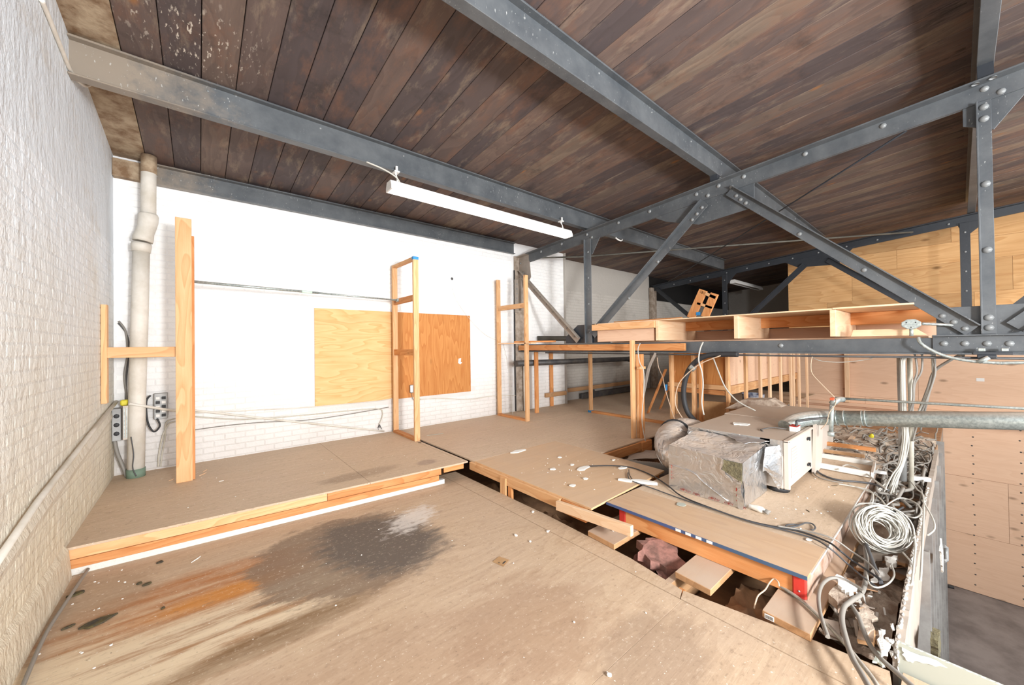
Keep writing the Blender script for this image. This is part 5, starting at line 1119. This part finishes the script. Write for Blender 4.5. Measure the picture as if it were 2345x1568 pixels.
for i, (pts, r, mt, z, lb) in enumerate((
    (((1962, 1190), (1955, 1170), (1963, 1155), (1985, 1152), (2010, 1160), (2030, 1180)), .006, 'cable_w', .16, 'white cable loop at the top left of the coil'),
    (((2025, 1160), (2060, 1140), (2095, 1150), (2110, 1170), (2095, 1185), (2060, 1175)), .006, 'cable_w', .16, 'white cable arc above the right side of the coil'),
    (((1920, 1108), (1945, 1112), (1990, 1122), (2000, 1140), (1990, 1170), (1985, 1200)), .006, 'cable_w', .22, 'white cable crossing the platform edge towards the coil'),
    (((1942, 1108), (1960, 1115), (1990, 1125), (2015, 1140), (2030, 1160)), .006, 'cable_w', .22, 'second white cable crossing the platform edge'),
    (((1920, 1075), (1940, 1064), (1975, 1078), (2010, 1105), (2030, 1120)), .008, 'cable_w', .24, 'white cable curling over the metal tray'),
    (((1864, 1070), (1880, 1085), (1915, 1098), (1965, 1103), (2000, 1108), (2035, 1122)), .010, 'cable_k', .215, 'grey green cable running from furnace corner over the platform edge'),
    (((1858, 1070), (1870, 1090), (1900, 1100), (1930, 1105)), .006, 'cable_g', .215, 'thin grey cable beside the grey green cable'),
    (((2040, 1125), (2060, 1124), (2085, 1120), (2092, 1108), (2088, 1090)), .016, 'cable_g', .12, 'thick grey conduit bend at the foot of the vertical conduits'),
    (((2080, 1095), (2100, 1120), (2115, 1140), (2112, 1250), (2108, 1330)), .006, 'cable_w', .2, 'white cable dropping over the torn drywall edge'),
    (((2112, 1145), (2135, 1185), (2140, 1210), (2125, 1225)), .006, 'cable_w', .2, 'white cable hooking round the metal studs'),
    (((2092, 1210), (2096, 1250), (2093, 1290), (2088, 1338)), .006, 'cable_w', .16, 'cut white cable end hanging on the drywall face'),
    (((2068, 1265), (2085, 1285), (2092, 1305), (2086, 1340)), .005, 'cable_w', .16, 'second cut cable end hanging on the drywall face'),
)):
    cab(lb, Z(pts, z), r, mt)
tz = .215
cab('long black cable running along the front of the platform', Z(((1350, 1067), (1400, 1066), (1440, 1069), (1470, 1078), (1500, 1092), (1530, 1112)), .222)+Z(((1560, 1135), (1620, 1160), (1700, 1188), (1760, 1203), (1830, 1216), (1895, 1240), (1925, 1262)), tz)+Z(((1950, 1282), (1985, 1305), (2020, 1330)), .13), .0065, 'black')
cab('second dark cable beside the long black cable', Z(((1438, 1082), (1440, 1095), (1455, 1104), (1500, 1120), (1560, 1142), (1640, 1168), (1720, 1195), (1790, 1212), (1860, 1232), (1900, 1255)), tz+.004)+Z(((1940, 1290), (1975, 1320), (2010, 1345)), .12), .0055, 'cable_k')
cab('grey pair of cables leaving the platform corner', Z(((1780, 1204), (1840, 1214), (1905, 1232)), tz+.01)+Z(((1950, 1262), (1990, 1290), (2015, 1320)), .15), .006, 'cable_g')
cab('dark cable dropping straight from the coil into the debris', Z(((1967, 1200), (1980, 1235), (2000, 1290), (2018, 1335)), .12), .011, 'cable_k')
cab('thin grey wire loop on the deck in front of the foil elbow', Z(((1440, 1075), (1441, 1085), (1448, 1097), (1458, 1103)), .222), .004, 'black')
e = empty('bungee_hook', at(1830, 1205, 'z', .205), 'bent dark wire hook lying on the platform', 'hook')
obj('hook', MB().tube(Z(((1802, 1207), (1800, 1203), (1815, 1200), (1830, 1202), (1845, 1197), (1860, 1199), (1867, 1207), (1863, 1213), (1856, 1212)), .212), .0055, 6, sub=5), M['cable_k'], e)
obj('hook_return', MB().tube(Z(((1803, 1208), (1815, 1206), (1830, 1203)), .212), .0055, 6, sub=4), M['cable_k'], e)
cab('armoured cable running across the front floor to the bottom edge', Z(((1768, 1332), (1800, 1350), (1840, 1378), (1885, 1420), (1925, 1462), (1965, 1510), (2000, 1555), (2025, 1600)), .06), .0085, 'galv', sub=26, rib=.25)
cab('fat grey cable looping over the long plank end', Z(((1896, 1458), (1886, 1430), (1877, 1395), (1875, 1362), (1884, 1336), (1905, 1323), (1935, 1328), (1965, 1345), (1978, 1355)), .11), .010, 'cable_g')
cab('thick grey cable winding down the gap to the bottom right', Z(((1975, 1215), (1982, 1260), (1984, 1310), (1975, 1355), (1950, 1375), (1933, 1390), (1928, 1420), (1938, 1465), (1952, 1505), (1975, 1545), (2000, 1590)), .09), .013, 'cable_g')
cab('brownish cable running from the debris to the bottom right', Z(((1947, 1382), (1965, 1410), (1978, 1445), (1995, 1480), (2020, 1510), (2060, 1545), (2100, 1580)), .07), .011, 'cable_g')
cab('white cable arc low in the debris left of the drywall', Z(((1985, 1305), (1990, 1335), (2010, 1345), (2035, 1335), (2048, 1315), (2040, 1290)), .12), .005, 'cable_w')
cab('curly beige wire standing at the plank beside the platform', [at(1727, 1393, 'z', 0.0), at(1735, 1365, 'z', .04), at(1752, 1350, 'z', .06), at(1762, 1334, 'z', .08), at(1772, 1325, 'z', .10), at(1782, 1332, 'z', .10), at(1784, 1342, 'z', .08)], .0045, 'cable_tan')
# scraps in the gap
for i, (pts, mt, lb, z, th) in enumerate((
    (((1995, 1310), (2030, 1300), (2042, 1330), (1998, 1335)), 'chip', 'white tile like scrap below the coil', .05, .01),
    (((1915, 1322), (1930, 1325), (1960, 1350), (1948, 1366), (1925, 1352)), 'white', 'white folded metal bracket in the debris', .09, .02),
    (((1990, 1270), (2035, 1262), (2040, 1270), (2000, 1290)), 'drywall', 'tan stick shaped scrap under the coil', .05, .015),
    (((2030, 1285), (2055, 1282), (2052, 1300), (2035, 1302)), 'chip', 'crumbled plaster lump beside the drywall', .06, .03),
    (((1960, 1410), (1985, 1390), (2005, 1420), (1990, 1460), (1965, 1440)), 'rubble', 'grey plastic like scrap in the near debris', .03, .02),
    (((1900, 1380), (1930, 1345), (1942, 1395), (1920, 1405)), 'rubble', 'dusty fibre lump beside the plank end', .04, .05),
    (((2008, 1455), (2025, 1450), (2035, 1490), (2022, 1505)), 'gypsum', 'bright torn plaster shard by the drywall corner', .09, .02),
    (((2000, 1490), (2018, 1500), (2025, 1530), (2005, 1520)), 'drywall_g', 'small pale scrap on the edge of the front floor', .02, .01))):
    jag(Z(pts, z), M[mt], 'debris_scrap', None, th=th, nrm=(0, 0, 1), amp=.012, seed=40+i, label=lb, cat='debris')
rnd = random.Random(404)
for mt, n_, lb, kindn in (('drywall', 26, 'dusty broken drywall bits strewn in the gap along the loft edge', 'drywall_bits'), ('kraft', 22, 'torn brown paper bits strewn in the gap along the loft edge', 'paper_bits'), ('dusty'+'X', 16, 'dusty wood offcuts strewn in the gap along the loft edge', 'wood_bits'), ('chip', 30, 'white plaster bits strewn in the gap along the loft edge', 'plaster_bits')):
    q = MB()
    for k in range(n_):
        x = rnd.choice((rnd.uniform(2.68, 3.9), rnd.uniform(2.7, 8.2))); y = rnd.uniform(.27, .50) if x < 5.8 else rnd.uniform(.3, 1.3); z = rnd.uniform(-.03, .03)+(.12 if y > .6 else 0); a = rnd.uniform(0, 6.28); l = rnd.uniform(.02, .09) if mt != 'chip' else rnd.uniform(.008, .03); d = V((math.cos(a)*l, math.sin(a)*l*.5, rnd.uniform(-.02, .03)))
        q.bar(V((x, y, z))-d, V((x, y, z))+d, l*rnd.uniform(.5, 1.1), .006 if mt != 'dustyX' else .02, (rnd.uniform(-.4, .4), rnd.uniform(-.4, .4), 1))
    obj(kindn, q, M[mt], None, kind='stuff', label=lb, cat='debris')
# ================================================================== SMALL THINGS ON THE FLOORS
def scrap(name, px, py, z, rx, ry, th, mt, label, cat='debris', seed=1, group=None, rot=None):
    rnd = random.Random(seed); c = at(px, py, 'z', z); n = 9; a0 = rnd.uniform(0, 6) if rot is None else 0; ca, sa = (math.cos(rot or 0), math.sin(rot or 0)); pts = []
    for k in range(n):
        t = 2*math.pi*k/n+a0; q_ = rnd.uniform(.65, 1.15); x, y = rx*q_*math.cos(t), ry*q_*math.sin(t); pts.append((c.x+x*ca-y*sa, c.y+x*sa+y*ca, z+.001))
    return obj(name, MB().prism(pts, (0, 0, th)), M[mt], None, min(th*.3, .003), label=label, cat=cat, group=group)
for px, py, rx, ry, lb in ((173, 1362, .05, .022, 'dark curled paint flake nearest the left wall'), (319, 1337, .018, .014, 'small dark flake left one of a close pair on the stained floor'), (338, 1338, .03, .014, 'oval dark flake right one of a close pair on the stained floor'), (367, 1288, .022, .018, 'round dark lump just below the step'), (157, 1437, .032, .014, 'small dark flake beside the large one near the left wall'), (225, 1425, .085, .035, 'largest dark peeled flake on the rusty stain'), (373, 1394, .014, .01, 'tiny dark chip at the right of the rusty stain')):
    scrap('paint_flake', px, py, 0, rx, ry, .01, 'fleck', lb, 'flake', px, rot=.3)
scrap('white_stick', 450, 1281, 0, .055, .006, .006, 'chip', 'small white stick lying below the step', 'debris', 3, rot=.9)
e = empty('cardboard_tag', at(1145, 1284, 'z', 0), 'small brown cardboard tag on the front floor', 'tag')
obj('card', MB().prism(Z(((1128, 1286), (1143, 1274), (1166, 1282), (1153, 1297)), .002), (0, 0, .002)), M['cardboard'], e)
obj('tag_print', MB().prism(Z(((1150, 1289), (1157, 1284), (1159, 1285), (1152, 1291)), .0045), (0, 0, .0004)), M['black'], e)
c = at(1143, 1288, 'z', .0045); obj('tag_ring', MB().tube([c+V((.006*math.cos(t*.785), .006*math.sin(t*.785), 0)) for t in range(9)], .001, 4), M['black'], e)
for px, py, lx, rt, mt, lb in ((465, 1086, .14, .95, 'paleX', 'broken wood splinter on the deck right of the tall post'), (470, 1078, .10, 1.2, 'paleX', 'second wood splinter crossing the first on the deck'), (393, 1099, .09, 1.0, 'paleX', 'thin splinter on the deck left of the tall post'), (506, 1102, .05, 0., 'chip', 'short white stick on the deck right of the tall post')):
    scrap('wood_splinter', px, py, DZ, lx/2, .007, .006, mt, lb, 'splinter', int(px), rot=rt)
scrap('dark_stick', 961, 1014, DZ, .03, .012, .008, 'fleck', 'dark stick at the foot of the first closet frame', 'debris', 8, rot=-.6)
scrap('paper_strip', 996, 995, DZ, .16, .018, .004, 'drywall_g', 'long pale paper strip beside the first closet frame', 'paper', 9, rot=-.2)
scrap('floor_slot', 385, 1068, DZ, .08, .02, .004, 'black', 'small black slot cover at the deck edge by the back wall', 'vent', 10, rot=0.)
for px, py, rx, ry, z, lb in ((1187, 1034, .13, .05, DZ, 'long white smear of plaster on the deck middle'), (1282, 1048, .035, .025, DZ, 'white plaster lump furthest back of the crumbs on the deck'), (1310, 1065, .03, .025, DZ, 'white plaster lump where the black cable starts'), (1335, 1073, .11, .05, DZ, 'flat broken plaster sheet beside the black cable start'), (1266, 1075, .04, .03, DZ, 'white plaster crumb left of the flat plaster sheet'), (1341, 1097, .03, .025, DZ, 'white plaster crumb below the flat plaster sheet'), (1426, 1072, .07, .04, DZ, 'white plaster piece next to the foil elbow'), (1405, 1054, .04, .02, DZ, 'thin plaster flake near the deck hole'), (1311, 1113, .04, .025, DZ, 'flat plaster crumb in the middle of the newer plywood'), (1220, 1173, .018, .016, 0, 'white crumb on the lower edge strip left of the loose board'), (1405, 1214, .03, .02, .045, 'white crumb on the first bridging plank'), (1254, 1218, .014, .012, 0, 'white crumb on the edge strip seam'), (1181, 1227, .014, .02, 0, 'pointed white crumb on the front floor'), (1214, 1241, .01, .01, 0, 'tiny white crumb right of the pointed crumb'), (1395, 1548, .012, .012, 0, 'round white disc low on the front floor')):
    scrap('plaster_chip', px, py, z, rx, ry, .012, 'chip', lb, 'plaster', int(px))
scrap('foam_strip', 1475, 1106, .205, .16, .04, .025, 'chip', 'long white foam strip behind the blue edged platform front', 'foam', 4, rot=-1.1)
scrap('foam_strip', 1432, 1102, .205, .07, .03, .02, 'chip', 'short white foam piece left of the long foam strip', 'foam', 5, rot=-1.1)
scrap('paper_scrap', 1560, 1155, .205, .05, .04, .004, 'drywall_g', 'crumpled paper scrap on the platform before the foil box', 'paper', 6)
scrap('paper_scrap', 1852, 1206+30, .205, .03, .02, .004, 'white', 'small white paper under the dark wire hook', 'paper', 16)
e = empty('glove', at(1738, 1165, 'z', .205), 'crumpled pale glove lying at the corner of the foil box', 'glove')
q = MB(); c = at(1735, 1164, 'z', .225); rnd = random.Random(5)
q.tube([c+V((-.0, .06, 0)), c, c+V((.0, -.05, -.005))], [.02, .028, .018], 8, sub=2); obj('palm', q, M['pipe_cream'], e)
for k in range(4): obj('finger', MB().tube([c+V((.012*(k-1.5), -.045, 0)), c+V((.02*(k-1.5), -.085, -.008))], .008, 6), M['cable_g'], e)
for px, py, l, rt, lb in ((1912, 1112, .07, -.8, 'dark nail like stick on the platform right side'), (1850, 1170, .05, .7, 'thin twig in the middle of the platform')):
    scrap('twig', px, py, .2, l/2, .004, .004, 'fleck', lb, 'twig', px, rot=rt)
# loose plaster crumbs, all alike
rnd = random.Random(99); src = None; spots = []
zones = (('the newer deck plywood', 40, lambda: (rnd.uniform(2.65, 3.9), rnd.gauss(2.75, .3), DZ)), ('the front floor', 26, lambda: (rnd.uniform(.2, 2.45), rnd.uniform(1.0, 3.7), 0)),
    ('the raised deck by the back wall', 22, lambda: (rnd.uniform(-.6, 2.3), rnd.uniform(4.2, 5.9), DZ)), ('the platform around the furnace', 22, lambda: (rnd.uniform(3.3, 5.3), rnd.uniform(.65, 1.0), PZ)),
    ('the front floor along the left wall', 30, lambda: (rnd.uniform(-.66, -.35), rnd.uniform(2.5, 4.0), 0)))
for zn, cnt, fn in zones:
    for _ in range(cnt):
        x, y, z = fn()
        if z == DZ and x > 2.5 and y < 2.15: continue
        s_ = rnd.uniform(.35, 1.0)
        if src is None:
            src = obj('plaster_crumb', MB().blob((0, 0, 0), .008, random.Random(1), (1, 1, .5), .4), M['chip'], None, org=(0, 0, 0)); c = src; c.location = (x, y, z+.003)
        else: c = piece(src, None, (x, y, z+.003*s_), (0, 0, rnd.uniform(0, 6)), (s_, s_, s_))
        tag(c, 'tiny white plaster crumb on '+zn, 'plaster', 'crumbs on '+zn)
